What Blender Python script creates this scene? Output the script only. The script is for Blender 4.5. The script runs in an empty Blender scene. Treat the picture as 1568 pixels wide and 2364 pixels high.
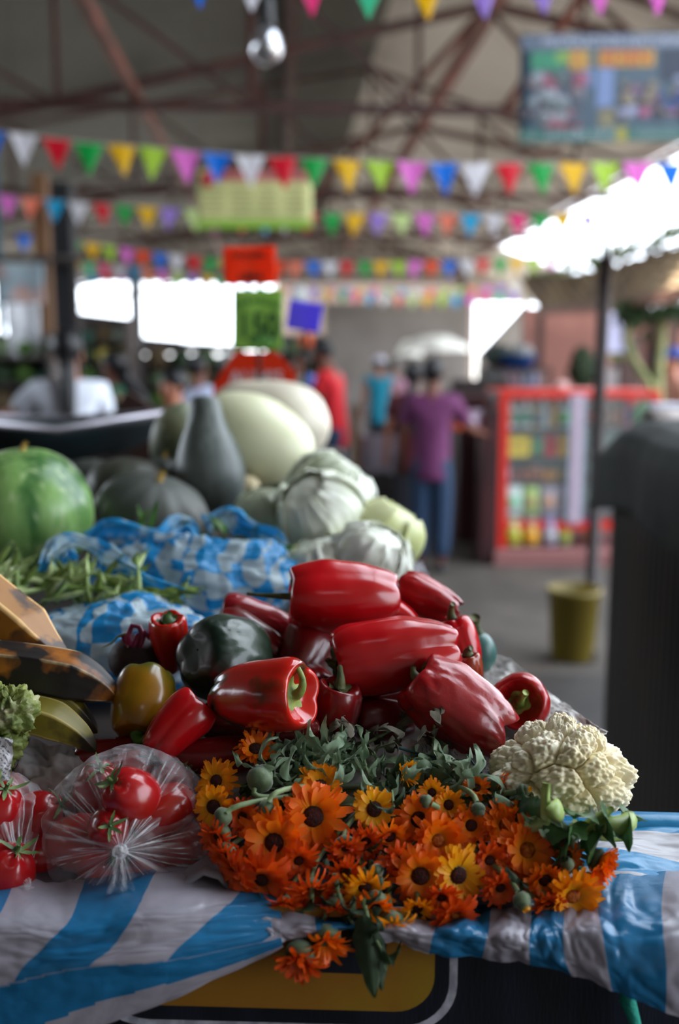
import bpy, math, random
import numpy as np
from mathutils import Vector, Matrix, noise, Quaternion
C = bpy.context.scene.collection
sc = bpy.context.scene
PI = math.pi
rnd = random.Random(7)

# ------------------------------------------------------------------ camera
FPX = 2298.3
PITCH = math.radians(8.7)
CH = 1.5
cam_d = bpy.data.cameras.new('camera'); cam = bpy.data.objects.new('camera', cam_d); C.objects.link(cam)
cam_d.lens = 35.0; cam_d.sensor_width = 36.0; cam_d.sensor_fit = 'AUTO'
cam.location = (0, 0, CH); cam.rotation_euler = (PI / 2 - PITCH, 0, 0)
cam_d.clip_start = 0.02; cam_d.clip_end = 300
cam_d.dof.use_dof = True; cam_d.dof.focus_distance = 0.94; cam_d.dof.aperture_fstop = 2.4
sc.camera = cam
sc.view_settings.view_transform = 'Standard'; sc.view_settings.look = 'None'
sc.view_settings.gamma = 1.0; sc.view_settings.exposure = 0.78
try:
    sc.view_settings.use_curve_mapping = False
except Exception:
    pass
sc.cycles.max_bounces = 10; sc.cycles.transparent_max_bounces = 24
sc.cycles.diffuse_bounces = 5; sc.cycles.sample_clamp_indirect = 6.0
sc.cycles.use_denoising = True
# ------------------------------------------------------------------ daylight
world = bpy.data.worlds.new('daylight'); sc.world = world; world.use_nodes = True
wn = world.node_tree.nodes; wl = world.node_tree.links
bg = wn['Background']; bg.inputs['Strength'].default_value = 4.1
wtc = wn.new('ShaderNodeTexCoord'); wsep = wn.new('ShaderNodeSeparateXYZ'); wcr = wn.new('ShaderNodeValToRGB')
wl.new(wtc.outputs['Generated'], wsep.inputs[0]); wl.new(wsep.outputs['Z'], wcr.inputs[0]); wl.new(wcr.outputs[0], bg.inputs['Color'])
wcr.color_ramp.elements[0].position = 0.0; wcr.color_ramp.elements[0].color = (.6, .6, .58, 1)
wcr.color_ramp.elements[1].position = 0.02; wcr.color_ramp.elements[1].color = (.86, .95, 1.06, 1)
sun_d = bpy.data.lights.new('sun', 'SUN'); sun_d.energy = 9.0; sun_d.angle = .02; sun_d.color = (1, .97, .92)
sun = bpy.data.objects.new('sun', sun_d); C.objects.link(sun); sun.rotation_euler = Vector((.28, .10, -.95)).to_track_quat('-Z', 'Y').to_euler()
for pos, rot, sx, sy in (((6.8, 14, 2.6), (0, PI / 2, 0), 5.0, 34.0), ((3.9, 4.6, 6.5), (0, 0, 0), 5.2, 6.4), ((-4, 41, 2.5), (-PI / 2, 0, 0), 16, 5)):
    ld = bpy.data.lights.new('daylight_portal', 'AREA'); ld.shape = 'RECTANGLE'; ld.size = sx; ld.size_y = sy
    ld.cycles.is_portal = True
    lo = bpy.data.objects.new('daylight_portal', ld); lo.location = pos; lo.rotation_euler = rot; C.objects.link(lo)

# ------------------------------------------------------------------ geometry helpers
CP, SP = math.cos(PITCH), math.sin(PITCH)
def P(x, y, d):
    """world point seen at pixel x, y of the 1568x2364 frame, d metres along the view axis"""
    yc = (y - 1182) / FPX * d
    return Vector(((x - 784) / FPX * d, d * CP - yc * SP, CH - d * SP - yc * CP))
def CV(r, u, t):
    """direction: right, up in the picture, towards the lens"""
    return Vector((r, -t * CP + u * SP, u * CP + t * SP))
YAW = math.radians(3.3)
def H(x, y, z):
    return Vector((x * math.cos(YAW) - y * math.sin(YAW), x * math.sin(YAW) + y * math.cos(YAW), z))
def lin(c):
    c = c / 255.0
    return c / 12.92 if c <= .04045 else ((c + .055) / 1.055) ** 2.4
def col(h):
    return (lin(int(h[0:2], 16)), lin(int(h[2:4], 16)), lin(int(h[4:6], 16)), 1.0)

class MB:
    def __init__(s):
        s.v = []; s.f = []; s.m = []; s.t = []
    def add(s, vs, fs, mi=0, t=0.0):
        b = len(s.v); s.v += [tuple(p) for p in vs]
        if isinstance(t, (int, float)): s.t += [t] * len(vs)
        else: s.t += list(t)
        for f in fs: s.f.append(tuple(b + i for i in f)); s.m.append(mi)
        return s
    def grid(s, pts, cu=False, cv=False, mi=0, t=0.0):
        n, m = len(pts), len(pts[0]); vs = [p for r in pts for p in r]; fs = []
        for i in range(n if cu else n - 1):
            for j in range(m if cv else m - 1):
                a = i * m + j; b = i * m + (j + 1) % m; c = ((i + 1) % n) * m + (j + 1) % m; d = ((i + 1) % n) * m + j
                fs.append((a, b, c, d))
        return s.add(vs, fs, mi, t)
    def box(s, c, sz, R=None, mi=0, t=0.0):
        c = Vector(c); hx, hy, hz = sz[0] / 2, sz[1] / 2, sz[2] / 2; vs = []
        for z in (-hz, hz):
            for x, y in ((-hx, -hy), (hx, -hy), (hx, hy), (-hx, hy)):
                p = Vector((x, y, z)); p = R @ p if R else p; vs.append(c + p)
        return s.add(vs, [(3, 2, 1, 0), (4, 5, 6, 7), (0, 1, 5, 4), (1, 2, 6, 5), (2, 3, 7, 6), (3, 0, 4, 7)], mi, t)
    def bar(s, a, b, w, h=None, mi=0):
        a = Vector(a); b = Vector(b); d = b - a; h = h or w
        q = d.to_track_quat('Z', 'Y').to_matrix()
        return s.box((a + b) / 2, (w, h, d.length), q, mi)
    def tube(s, path, rad, seg=8, mi=0, t=0.0, cap=True, sq=1.0):
        path = [Vector(p) for p in path]; n = len(path)
        if isinstance(rad, (int, float)): rad = [rad] * n
        rings = []; up = None
        for i, p in enumerate(path):
            d = (path[min(i + 1, n - 1)] - path[max(i - 1, 0)]).normalized()
            if up is None: up = Vector((0, 0, 1)) if abs(d.z) < .9 else Vector((1, 0, 0))
            x = d.cross(up).normalized(); y = x.cross(d).normalized(); up = y
            rings.append([p + (x * math.cos(a) * rad[i] + y * math.sin(a) * rad[i] * sq) for a in [2 * PI * k / seg for k in range(seg)]])
        tt = t if isinstance(t, (int, float)) else [t[i] for i in range(n) for _ in range(seg)]
        b = len(s.v); s.grid(rings, cv=True, mi=mi, t=tt)
        if cap:
            s.f.append(tuple(b + k for k in range(seg))); s.m.append(mi)
            s.f.append(tuple(b + (n - 1) * seg + k for k in reversed(range(seg)))); s.m.append(mi)
        return s
    def lathe(s, prof, seg=24, mi=0, M=None, t=0.0):
        rings = [[Vector((r * math.cos(a), r * math.sin(a), z)) for a in [2 * PI * k / seg for k in range(seg)]] for r, z in prof]
        if M: rings = [[M @ p for p in r] for r in rings]
        b = len(s.v); s.grid(rings, cv=True, mi=mi, t=t)
        s.f.append(tuple(b + k for k in reversed(range(seg)))); s.m.append(mi)
        s.f.append(tuple(b + (len(prof) - 1) * seg + k for k in range(seg))); s.m.append(mi)
        return s
    def ell(s, c, r, R=None, seg=16, rings=10, mi=0, t=0.0, fn=None):
        c = Vector(c); g = []
        for i in range(rings + 1):
            ph = PI * (.001 + .998 * i / rings); row = []
            for k in range(seg):
                th = 2 * PI * k / seg
                p = Vector((math.sin(ph) * math.cos(th), math.sin(ph) * math.sin(th), math.cos(ph)))
                if fn: p = p * fn(p)
                p = Vector((p.x * r[0], p.y * r[1], p.z * r[2]))
                row.append(c + (R @ p if R else p))
            g.append(row)
        return s.grid(g, cv=True, mi=mi, t=t)
    def build(s, name, mats, parent=None, smooth=True, world=False, bev=0.0, sub=0, label=None, solid=0.0):
        me = bpy.data.meshes.new(name)
        vs = s.v
        if world and parent is not None:
            o3 = parent.location; vs = [(p[0] - o3.x, p[1] - o3.y, p[2] - o3.z) for p in vs]
        me.from_pydata(vs, [], s.f); me.update()
        if not isinstance(mats, (list, tuple)): mats = [mats]
        for m in mats: me.materials.append(m)
        if len(mats) > 1: me.polygons.foreach_set('material_index', s.m)
        if smooth: me.polygons.foreach_set('use_smooth', [True] * len(me.polygons))
        at = me.attributes.new('t', 'FLOAT', 'POINT'); at.data.foreach_set('value', [float(q) for q in s.t])
        o = bpy.data.objects.new(name, me); C.objects.link(o)
        if parent is not None: o.parent = parent
        if solid:
            md = o.modifiers.new('thickness', 'SOLIDIFY'); md.thickness = solid; md.offset = 0
        if bev:
            md = o.modifiers.new('edge', 'BEVEL'); md.width = bev; md.segments = 2; md.limit_method = 'ANGLE'
        if sub:
            md = o.modifiers.new('round', 'SUBSURF'); md.levels = sub; md.render_levels = sub
        if label: o['label'] = label
        return o
    def solo(s, name, mats, label, cat, group=None, kind=None, **k):
        """one-mesh thing; its origin is moved to the middle of its base"""
        a = np.array(s.v); o3 = Vector(((a[:, 0].min() + a[:, 0].max()) / 2, (a[:, 1].min() + a[:, 1].max()) / 2, a[:, 2].min()))
        s.v = [(p[0] - o3.x, p[1] - o3.y, p[2] - o3.z) for p in s.v]
        o = s.build(name, mats, **k); o.location = o3
        return tag(o, label, cat, group, kind)
def tag(o, label=None, cat=None, group=None, kind=None):
    if label: o['label'] = label
    if cat: o['category'] = cat
    if group: o['group'] = group
    if kind: o['kind'] = kind
    return o
def thing(name, label, cat, loc=(0, 0, 0), group=None, q=None, scale=None):
    o = bpy.data.objects.new(name, None); C.objects.link(o); o.location = loc; o.empty_display_size = .05
    if q is not None: o.rotation_mode = 'QUATERNION'; o.rotation_quaternion = q
    if scale: o.scale = (scale,) * 3 if isinstance(scale, (int, float)) else scale
    return tag(o, label, cat, group)
def struct(mb, name, mats, parent=None, **k):
    o = mb.build(name, mats, parent, **k); o['kind'] = 'structure'; return o
def copy_tree(root, loc=None, q=None, label=None, scale=None):
    r = root.copy(); C.objects.link(r)
    for ch in root.children:
        c = ch.copy(); C.objects.link(c); c.parent = r
        for g in ch.children:
            d = g.copy(); C.objects.link(d); d.parent = c
    if loc is not None: r.location = loc
    if q is not None: r.rotation_mode = 'QUATERNION'; r.rotation_quaternion = q
    if scale: r.scale = (scale,) * 3 if isinstance(scale, (int, float)) else scale
    if label: r['label'] = label
    return r
def aim(axis, roll=0.0):
    """rotation that carries local +Z onto axis"""
    return Vector(axis).to_track_quat('Z', 'Y') @ Quaternion((0, 0, 1), roll)
def nz(p, s=1.0, seed=0.0):
    return noise.noise(Vector((p[0] * s + seed, p[1] * s + seed * 1.7, p[2] * s - seed)))

# ------------------------------------------------------------------ materials
def mat(name, c, rough=.5, metal=0.0, c2=None, ns=8.0, lo=.4, hi=.6, bump=0.0, bs=40.0, bd=.002, coat=0.0, sss=0.0, sssc=None,
        alpha=1.0, trans=0.0, attr=None, spec=.5, tl=0.0, stretch=None, c3=None, ns3=30.0, lo3=.55, hi3=.7, emis=0.0, bump2=None, ior=1.45, sheen=0.0, coord='Object', det=4.0):
    m = bpy.data.materials.new(name); m.use_nodes = True; nt = m.node_tree; N = nt.nodes; L = nt.links
    b = N['Principled BSDF']; b.inputs['Roughness'].default_value = rough; b.inputs['Metallic'].default_value = metal
    b.inputs['Coat Weight'].default_value = coat; b.inputs['Coat Roughness'].default_value = .12
    b.inputs['Specular IOR Level'].default_value = spec; b.inputs['IOR'].default_value = ior
    b.inputs['Transmission Weight'].default_value = trans; b.inputs['Sheen Weight'].default_value = sheen
    if sss:
        b.inputs['Subsurface Weight'].default_value = sss; b.inputs['Subsurface Scale'].default_value = .01
        b.inputs['Subsurface Radius'].default_value = (1.0, .5, .3)
    tc = N.new('ShaderNodeTexCoord'); src = tc.outputs[coord]
    if stretch:
        mp = N.new('ShaderNodeMapping'); mp.inputs['Scale'].default_value = stretch; L.new(src, mp.inputs[0]); src = mp.outputs[0]
    def nse(scale, detail=4.0):
        n = N.new('ShaderNodeTexNoise'); n.inputs['Scale'].default_value = scale; n.inputs['Detail'].default_value = detail
        L.new(src, n.inputs['Vector']); return n.outputs['Fac']
    def ramp(fac, stops):
        r = N.new('ShaderNodeValToRGB'); e = r.color_ramp.elements
        e[0].position, e[0].color = stops[0]; e[len(e) - 1].position, e[len(e) - 1].color = stops[-1]
        for p, cc in stops[1:-1]: e.new(p).color = cc
        L.new(fac, r.inputs[0]); return r.outputs[0]
    cur = None
    if attr:
        a = N.new('ShaderNodeAttribute'); a.attribute_name = 't'
        cur = ramp(a.outputs['Fac'], [(p, col(h)) for p, h in attr])
    if c2:
        f = ramp(nse(ns, det), [(lo, (0, 0, 0, 1)), (hi, (1, 1, 1, 1))])
        mx = N.new('ShaderNodeMix'); mx.data_type = 'RGBA'; L.new(f, mx.inputs[0])
        if cur is not None: L.new(cur, mx.inputs[6])
        else: mx.inputs[6].default_value = col(c)
        mx.inputs[7].default_value = col(c2); cur = mx.outputs[2]
    if c3:
        f = ramp(nse(ns3), [(lo3, (0, 0, 0, 1)), (hi3, (1, 1, 1, 1))])
        mx = N.new('ShaderNodeMix'); mx.data_type = 'RGBA'; L.new(f, mx.inputs[0])
        if cur is not None: L.new(cur, mx.inputs[6])
        else: mx.inputs[6].default_value = col(c)
        mx.inputs[7].default_value = col(c3); cur = mx.outputs[2]
    if cur is not None: L.new(cur, b.inputs['Base Color'])
    else: b.inputs['Base Color'].default_value = col(c)
    if emis:
        b.inputs['Emission Strength'].default_value = emis; b.inputs['Emission Color'].default_value = col(c)
    if bump:
        bp = N.new('ShaderNodeBump'); bp.inputs['Strength'].default_value = bump; bp.inputs['Distance'].default_value = bd
        L.new(nse(bs, 5.0), bp.inputs['Height']); nrm = bp.outputs[0]
        if bump2:
            wv = N.new('ShaderNodeTexWave'); wv.inputs['Scale'].default_value = bump2[0]; wv.inputs['Distortion'].default_value = bump2[2]
            wv.bands_direction = bump2[3] if len(bump2) > 3 else 'X'
            L.new(src, wv.inputs['Vector']); b2 = N.new('ShaderNodeBump'); b2.inputs['Strength'].default_value = 1.0; b2.inputs['Distance'].default_value = bump2[1]
            L.new(wv.outputs['Fac'], b2.inputs['Height']); L.new(nrm, b2.inputs['Normal']); nrm = b2.outputs[0]
        L.new(nrm, b.inputs['Normal'])
    out = N['Material Output']; sh = b.outputs[0]
    if tl:
        t_ = N.new('ShaderNodeBsdfTranslucent')
        if cur is not None: L.new(cur, t_.inputs[0])
        else: t_.inputs[0].default_value = col(c)
        ms = N.new('ShaderNodeMixShader'); ms.inputs[0].default_value = tl; L.new(sh, ms.inputs[1]); L.new(t_.outputs[0], ms.inputs[2]); sh = ms.outputs[0]
    if alpha < 1:
        t_ = N.new('ShaderNodeBsdfTransparent'); ms = N.new('ShaderNodeMixShader'); ms.inputs[0].default_value = alpha
        L.new(t_.outputs[0], ms.inputs[1]); L.new(sh, ms.inputs[2]); sh = ms.outputs[0]
    L.new(sh, out.inputs[0])
    return m

STEEL = mat('red_oxide_steel', '4a2d28', .6, c2='3c2523', ns=3)
STEEL_RED = mat('worn_red_steel', '7a463c', .55, c2='5c362e', ns=2)
SHEET = mat('grey_roof_sheet', 'dcd8d0', .5, c2='cdc8bf', ns=.6, bump=.2, bs=6, bump2=(3.4, .03, .0, 'Y'))
CONC = mat('worn_concrete', '4e4740', .85, c2='3c3630', ns=1.4, bump=.3, bs=12, bd=.01, c3='38342f', ns3=4)
BLOCK = mat('grey_block_wall', '7a736d', .85, c2='6e6761', ns=.8, bump=.2, bs=8)
PINKWALL = mat('faded_pink_wall', '9c6a5f', .85, c2='85594f', ns=1.2)
WOODD = mat('dark_stained_wood', '3a2f28', .7, c2='2a221e', ns=3, stretch=(1, 1, 12), bump=.3, bs=20)

# ------------------------------------------------------------------ hall structure
b = MB(); b.box((0, 18, -.05), (46, 64, .1)); struct(b, 'floor', CONC, smooth=False)
YARD = mat('pale_bounce_yard', 'b5aa9a', .9, c2='a3988a', ns=.5)
b = MB(); b.box((16.5, 18, .005), (18, 60, .02), None); b.box((-4, 46, .006), (24, 12, .02)); b.box((-17, 18, .007), (10, 50, .02)); struct(b, 'ground_yard_bounce', YARD, smooth=False)  # pale outside ground, added to bounce daylight up onto the ceiling
def roof_z(x):
    return 6.6 - (x - 1.6) * .3327 if x > 1.6 else 6.6 + (x - 1.6) * .165
def roof(name, x0, x1, y0, y1, M_=SHEET):
    m = MB(); n = 2
    q = [[H(x0 + (x1 - x0) * i / n, y, roof_z(x0 + (x1 - x0) * i / n) + dz) for dz in (0, .03)] for i in range(n + 1) for y in (y0, y1)]
    g = [[H(x0 + (x1 - x0) * i / n, y, roof_z(x0 + (x1 - x0) * i / n)) for i in range(n + 1)] for y in (y0, y1)]
    m.grid(g); o = struct(m, name, M_, smooth=False, solid=.03); return o
SHEETL = mat('dark_green_grey_roof_sheet', '4c4c45', .55, c2='42423c', ns=.6, bump=.2, bs=6, bump2=(3.4, .03, .0, 'Y'))  # sheet left of the ridge, darker and greener than the right one
roof('ceiling', -11, 1.6, -5, 40, SHEETL); roof('ceiling_right', 1.6, 6.5, 7.6, 40); roof('ceiling_far_right', 6.5, 9.6, 31, 40); roof('ceiling_rear', 1.6, 6.5, -5, 1.6)  # gap between right and rear sheets is invented, out of view, to light the stall
# trusses
def truss(y, name):
    m = MB(); w = .09
    m.bar(H(-11, y, 4.35), H(6.4, y, 4.35), .10, .10)
    m.bar(H(-10.5, y, 2.55), H(2.4, y, 5.5), .10); m.bar(H(2.4, y, 5.5), H(6.4, y, 4.75), .10)
    m.bar(H(-11, y, roof_z(-11) - .16), H(1.6, y, 6.44), .07); m.bar(H(1.6, y, 6.44), H(6.5, y, roof_z(6.5) - .16), .07)
    xs = [-8.65, -6.6, -4.55, -2.5, -.3, 1.6, 3.5, 5.2]
    for i, x in enumerate(xs):
        m.bar(H(x, y, 4.35), H(x, y, roof_z(x) - .15), .06 if x != -.3 else .12)
        xp = x - 2.05
        m.bar(H(x, y, 4.35), H(max(xp, -10.8), y, roof_z(max(xp, -10.8)) - .15), .055)
    return struct(m, name, STEEL, smooth=False)
for i, y in enumerate((12, 18, 24, 30, 36)): truss(y, 'truss_%d' % (i + 1))
for i, (x, z, w, M_) in enumerate(((2.45, 5.5, .16, STEEL_RED), (-1.6, 4.42, .10, STEEL_RED), (.2, 6.2, .2, STEEL), (6.45, 4.83, .12, STEEL_RED), (5.0, 5.3, .08, STEEL_RED))):
    m = MB(); m.bar(H(x, -4, z), H(x, 39.5, z), w); struct(m, 'longitudinal_beam_%d' % (i + 1), M_, smooth=False)
m = MB()
for (a, c_) in (((2.4, 12, 5.5), (.6, 18, 4.35)), ((3.5, 8, 6.0), (2.6, 12, 4.35))):
    m.bar(H(*a), H(*c_), .07)
struct(m, 'roof_braces', STEEL_RED, smooth=False)
# side columns
for i, (x, y) in enumerate(((-10.9, 12), (-10.9, 24), (6.45, 2), (6.45, 36), (-10.9, 36), (-10.9, 0))):
    m = MB(); m.bar(H(x, y, 0), H(x, y, roof_z(x) - .1), .2); struct(m, 'column_%d' % (i + 1), STEEL, smooth=False)
# walls
WHITEWALL = mat('pale_corrugated_gable', 'b5b1aa', .7, c2='a6a19a', ns=.5, bump=.1, bs=5, bump2=(2.2, .04, 0, 'X'))
m = MB(); pts = [(-11, 4.6), (6.5, 4.6)]
top = [(-11, roof_z(-11)), (1.6, 6.6), (6.5, roof_z(6.5))]
m.add([H(-11, 38, 4.3), H(6.5, 38, 4.3), H(6.5, 38, roof_z(6.5)), H(1.6, 38, 6.6), H(-11, 38, roof_z(-11))], [(0, 1, 2, 3, 4)])
struct(m, 'wall_gable', WHITEWALL, smooth=False, solid=.05)
m = MB(); m.add([H(6.5, 38, 3.6), H(9.6, 38, 3.6), H(9.6, 38, roof_z(9.6)), H(6.5, 38, roof_z(6.5))], [(0, 1, 2, 3)]); struct(m, 'wall_gable_right', WHITEWALL, smooth=False, solid=.05)
m = MB(); m.box(H(3.9, 34, 1.7), (4.9, .3, 3.4)); struct(m, 'wall_back', BLOCK, smooth=False)
m = MB(); a0 = P(1105, 850, 34); 
m.add([P(1104, 1000, 34.1), P(1222, 1000, 34.1), P(1222, 690, 34.1), P(1104, 818, 34.1)] + [v + Vector((0, .3, 0)) for v in (P(1104, 1000, 34.1), P(1222, 1000, 34.1), P(1222, 690, 34.1), P(1104, 818, 34.1))],
      [(0, 1, 2, 3), (7, 6, 5, 4), (0, 4, 5, 1), (1, 5, 6, 2), (2, 6, 7, 3), (3, 7, 4, 0)]); struct(m, 'wall_back_ramp', BLOCK, smooth=False)
m = MB(); m.box((4.9, 14.6, 1.12), (4.5, .2, 2.24)); struct(m, 'wall_right', PINKWALL, smooth=False)
m = MB(); m.box(H(-11, 17, 1.1), (.2, 43, 2.2), Matrix.Rotation(YAW, 3, 'Z')); struct(m, 'wall_left', BLOCK, smooth=False)

m = MB(); m.box(H(-2, -5, 3), (18, .2, 6.4), Matrix.Rotation(YAW, 3, 'Z')); struct(m, 'wall_rear_light_block', BLOCK, smooth=False)  # unseen wall behind the camera, added to block light and darken the front
m = MB(); m.box(H(-11.2, -1, 2.2), (.1, 8, 4.4), Matrix.Rotation(YAW, 3, 'Z')); struct(m, 'wall_left_light_block', BLOCK, smooth=False)  # unseen upper wall near the camera, added to block light from the left

m = MB(); m.box((1.7, 48, 2.7), (9.4, .3, 5.4)); struct(m, 'wall_neighbour', mat('far_brown_facade', '6a5c54', .9, c2='584c46', ns=.5), smooth=False)
# ------------------------------------------------------------------ special materials
def stripe_mat(name, c1, c2, rough=.32, tl=.25, duty=.5, check=None, dist=.0, bump=.35, bs=30, alpha=1.0):
    """woven plastic bag film: stripes along the attribute t, or gingham squares in object space"""
    m = bpy.data.materials.new(name); m.use_nodes = True; nt = m.node_tree; N = nt.nodes; L = nt.links
    b = N['Principled BSDF']; b.inputs['Roughness'].default_value = rough
    tc = N.new('ShaderNodeTexCoord')
    def math_(op, a, v=None):
        n = N.new('ShaderNodeMath'); n.operation = op; L.new(a, n.inputs[0])
        if v is not None:
            if isinstance(v, float): n.inputs[1].default_value = v
            else: L.new(v, n.inputs[1])
        return n.outputs[0]
    if check:
        nzn = N.new('ShaderNodeTexNoise'); nzn.inputs['Scale'].default_value = 9; L.new(tc.outputs['Object'], nzn.inputs['Vector'])
        va = N.new('ShaderNodeVectorMath'); va.operation = 'SCALE'; L.new(nzn.outputs['Color'], va.inputs[0]); va.inputs['Scale'].default_value = dist
        vb = N.new('ShaderNodeVectorMath'); vb.operation = 'ADD'; L.new(tc.outputs['Object'], vb.inputs[0]); L.new(va.outputs[0], vb.inputs[1])
        sp = N.new('ShaderNodeSeparateXYZ'); L.new(vb.outputs[0], sp.inputs[0])
        xs = math_('ADD', sp.outputs['X'], math_('MULTIPLY', sp.outputs['Y'], .3))
        zs = math_('ADD', sp.outputs['Z'], math_('MULTIPLY', sp.outputs['Y'], -.7))
        f1 = math_('GREATER_THAN', math_('FRACT', math_('MULTIPLY', xs, check)), .5)
        f2 = math_('GREATER_THAN', math_('FRACT', math_('MULTIPLY', zs, check)), .5)
        f = math_('ABSOLUTE', math_('SUBTRACT', f1, f2))
    else:
        a = N.new('ShaderNodeAttribute'); a.attribute_name = 't'
        f = math_('GREATER_THAN', math_('FRACT', a.outputs['Fac']), duty)
    mx = N.new('ShaderNodeMix'); mx.data_type = 'RGBA'; L.new(f, mx.inputs[0]); mx.inputs[6].default_value = col(c1); mx.inputs[7].default_value = col(c2)
    L.new(mx.outputs[2], b.inputs['Base Color'])
    n2 = N.new('ShaderNodeTexNoise'); n2.inputs['Scale'].default_value = bs; n2.inputs['Detail'].default_value = 6; n2.inputs['Distortion'].default_value = 1.2
    L.new(tc.outputs['Object'], n2.inputs['Vector'])
    bp = N.new('ShaderNodeBump'); bp.inputs['Strength'].default_value = bump; bp.inputs['Distance'].default_value = .006; L.new(n2.outputs['Fac'], bp.inputs['Height'])
    L.new(bp.outputs[0], b.inputs['Normal'])
    t_ = N.new('ShaderNodeBsdfTranslucent'); L.new(mx.outputs[2], t_.inputs[0])
    ms = N.new('ShaderNodeMixShader'); ms.inputs[0].default_value = tl; L.new(b.outputs[0], ms.inputs[1]); L.new(t_.outputs[0], ms.inputs[2]); sh = ms.outputs[0]
    if alpha < 1:
        tr = N.new('ShaderNodeBsdfTransparent'); m2 = N.new('ShaderNodeMixShader'); m2.inputs[0].default_value = alpha
        L.new(tr.outputs[0], m2.inputs[1]); L.new(sh, m2.inputs[2]); sh = m2.outputs[0]
    L.new(sh, N['Material Output'].inputs[0]); return m
def film_mat(name, base=.14, face=.55, c='e9e6ea', bs=22):
    """clear plastic film, milkier where it is seen edge on or creased"""
    m = bpy.data.materials.new(name); m.use_nodes = True; nt = m.node_tree; N = nt.nodes; L = nt.links
    b = N['Principled BSDF']; b.inputs['Roughness'].default_value = .16; b.inputs['Base Color'].default_value = col(c)
    b.inputs['Specular IOR Level'].default_value = .9
    tc = N.new('ShaderNodeTexCoord'); n2 = N.new('ShaderNodeTexNoise'); n2.inputs['Scale'].default_value = bs; n2.inputs['Detail'].default_value = 5; n2.inputs['Distortion'].default_value = 2.0
    L.new(tc.outputs['Object'], n2.inputs['Vector'])
    bp = N.new('ShaderNodeBump'); bp.inputs['Strength'].default_value = .7; bp.inputs['Distance'].default_value = .008; L.new(n2.outputs['Fac'], bp.inputs['Height'])
    L.new(bp.outputs[0], b.inputs['Normal'])
    lw = N.new('ShaderNodeLayerWeight'); lw.inputs[0].default_value = .35; L.new(bp.outputs[0], lw.inputs['Normal'])
    ma = N.new('ShaderNodeMath'); ma.operation = 'MULTIPLY_ADD'; L.new(lw.outputs['Facing'], ma.inputs[0]); ma.inputs[1].default_value = face; ma.inputs[2].default_value = base; ma.use_clamp = True
    at = N.new('ShaderNodeAttribute'); at.attribute_name = 't'; ad = N.new('ShaderNodeMath'); ad.operation = 'ADD'; ad.use_clamp = True; L.new(ma.outputs[0], ad.inputs[0]); L.new(at.outputs['Fac'], ad.inputs[1])
    tr = N.new('ShaderNodeBsdfTransparent'); ms = N.new('ShaderNodeMixShader'); L.new(ad.outputs[0], ms.inputs[0]); L.new(tr.outputs[0], ms.inputs[1]); L.new(b.outputs[0], ms.inputs[2])
    L.new(ms.outputs[0], N['Material Output'].inputs[0]); return m
def paper_mat(name, c='c9c6c4', text=None, ts=260.0):
    """newsprint: rows of tiny grey print broken into words"""
    m = mat(name, c, .8, bump=.2, bs=30, tl=.15)
    if not text: return m
    nt = m.node_tree; N = nt.nodes; L = nt.links; b = N['Principled BSDF']
    tc = N.new('ShaderNodeTexCoord'); mp = N.new('ShaderNodeMapping'); mp.inputs['Rotation'].default_value = text; L.new(tc.outputs['Object'], mp.inputs[0])
    sp = N.new('ShaderNodeSeparateXYZ'); L.new(mp.outputs[0], sp.inputs[0])
    def mt(op, a, v):
        n = N.new('ShaderNodeMath'); n.operation = op; L.new(a, n.inputs[0])
        if isinstance(v, float): n.inputs[1].default_value = v
        else: L.new(v, n.inputs[1])
        return n.outputs[0]
    row = mt('GREATER_THAN', mt('FRACT', mt('MULTIPLY', sp.outputs['Y'], ts), 0.0), .55)
    ns = N.new('ShaderNodeTexNoise'); ns.inputs['Scale'].default_value = 1.0; ns.inputs['Detail'].default_value = 1
    m2 = N.new('ShaderNodeMapping'); m2.inputs['Scale'].default_value = (650, ts, 30); L.new(mp.outputs[0], m2.inputs[0]); L.new(m2.outputs[0], ns.inputs['Vector'])
    wd = mt('GREATER_THAN', ns.outputs['Fac'], .45)
    n3 = N.new('ShaderNodeTexNoise'); n3.inputs['Scale'].default_value = 22; L.new(tc.outputs['Object'], n3.inputs['Vector'])
    blk = mt('GREATER_THAN', n3.outputs['Fac'], .47)
    f = mt('MULTIPLY', mt('MULTIPLY', row, wd), blk); f = mt('MULTIPLY', f, .75)
    mx = N.new('ShaderNodeMix'); mx.data_type = 'RGBA'; L.new(f, mx.inputs[0]); mx.inputs[6].default_value = col(c); mx.inputs[7].default_value = col('3c3c40')
    L.new(mx.outputs[2], b.inputs['Base Color']); return m

TARP = stripe_mat('blue_white_striped_film', '226f9e', '9d99a4', .25, .12, .5, bump=.25, bs=26)
LINER = stripe_mat('blue_white_liner_film', '2a86b8', 'b5b4bb', .3, .1, .42, bump=.3, bs=18)
GING = stripe_mat('blue_white_gingham_film', '1a8fcf', 'b4c6cc', .25, .3, check=14.0, dist=.16, bump=.9, bs=26, alpha=.86)
GING_RIB = stripe_mat('blue_bag_handle_film', '1e9bdc', 'd5e3ea', .25, .4, .62, bump=.4, bs=30)
FILM = film_mat('clear_bag_film', .03, .40); FILMK = film_mat('bunched_clear_film', .12, .45, bs=60)
PAPER = paper_mat('blank_newsprint', 'aaa6a4'); PAPERT = paper_mat('printed_newsprint', 'cfccd0', (0, 0, .5), 330.0)
PAPERD = paper_mat('printed_newsprint_grey', 'd8d5d0', (1.2, 0, 1.3), 200.0)
BLACKP = mat('black_board_paint', '0d1017', .45, c2='161b28', ns=4, bump=.25, bs=60, stretch=(6, 1, 1))
YELP = mat('ochre_board_paint', '8a5e18', .5, c2='9a8a1c', ns=3, lo=.5, hi=.75, bump=.3, bs=40, c3='6b4a14', ns3=9, lo3=.6, hi3=.8)
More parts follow.
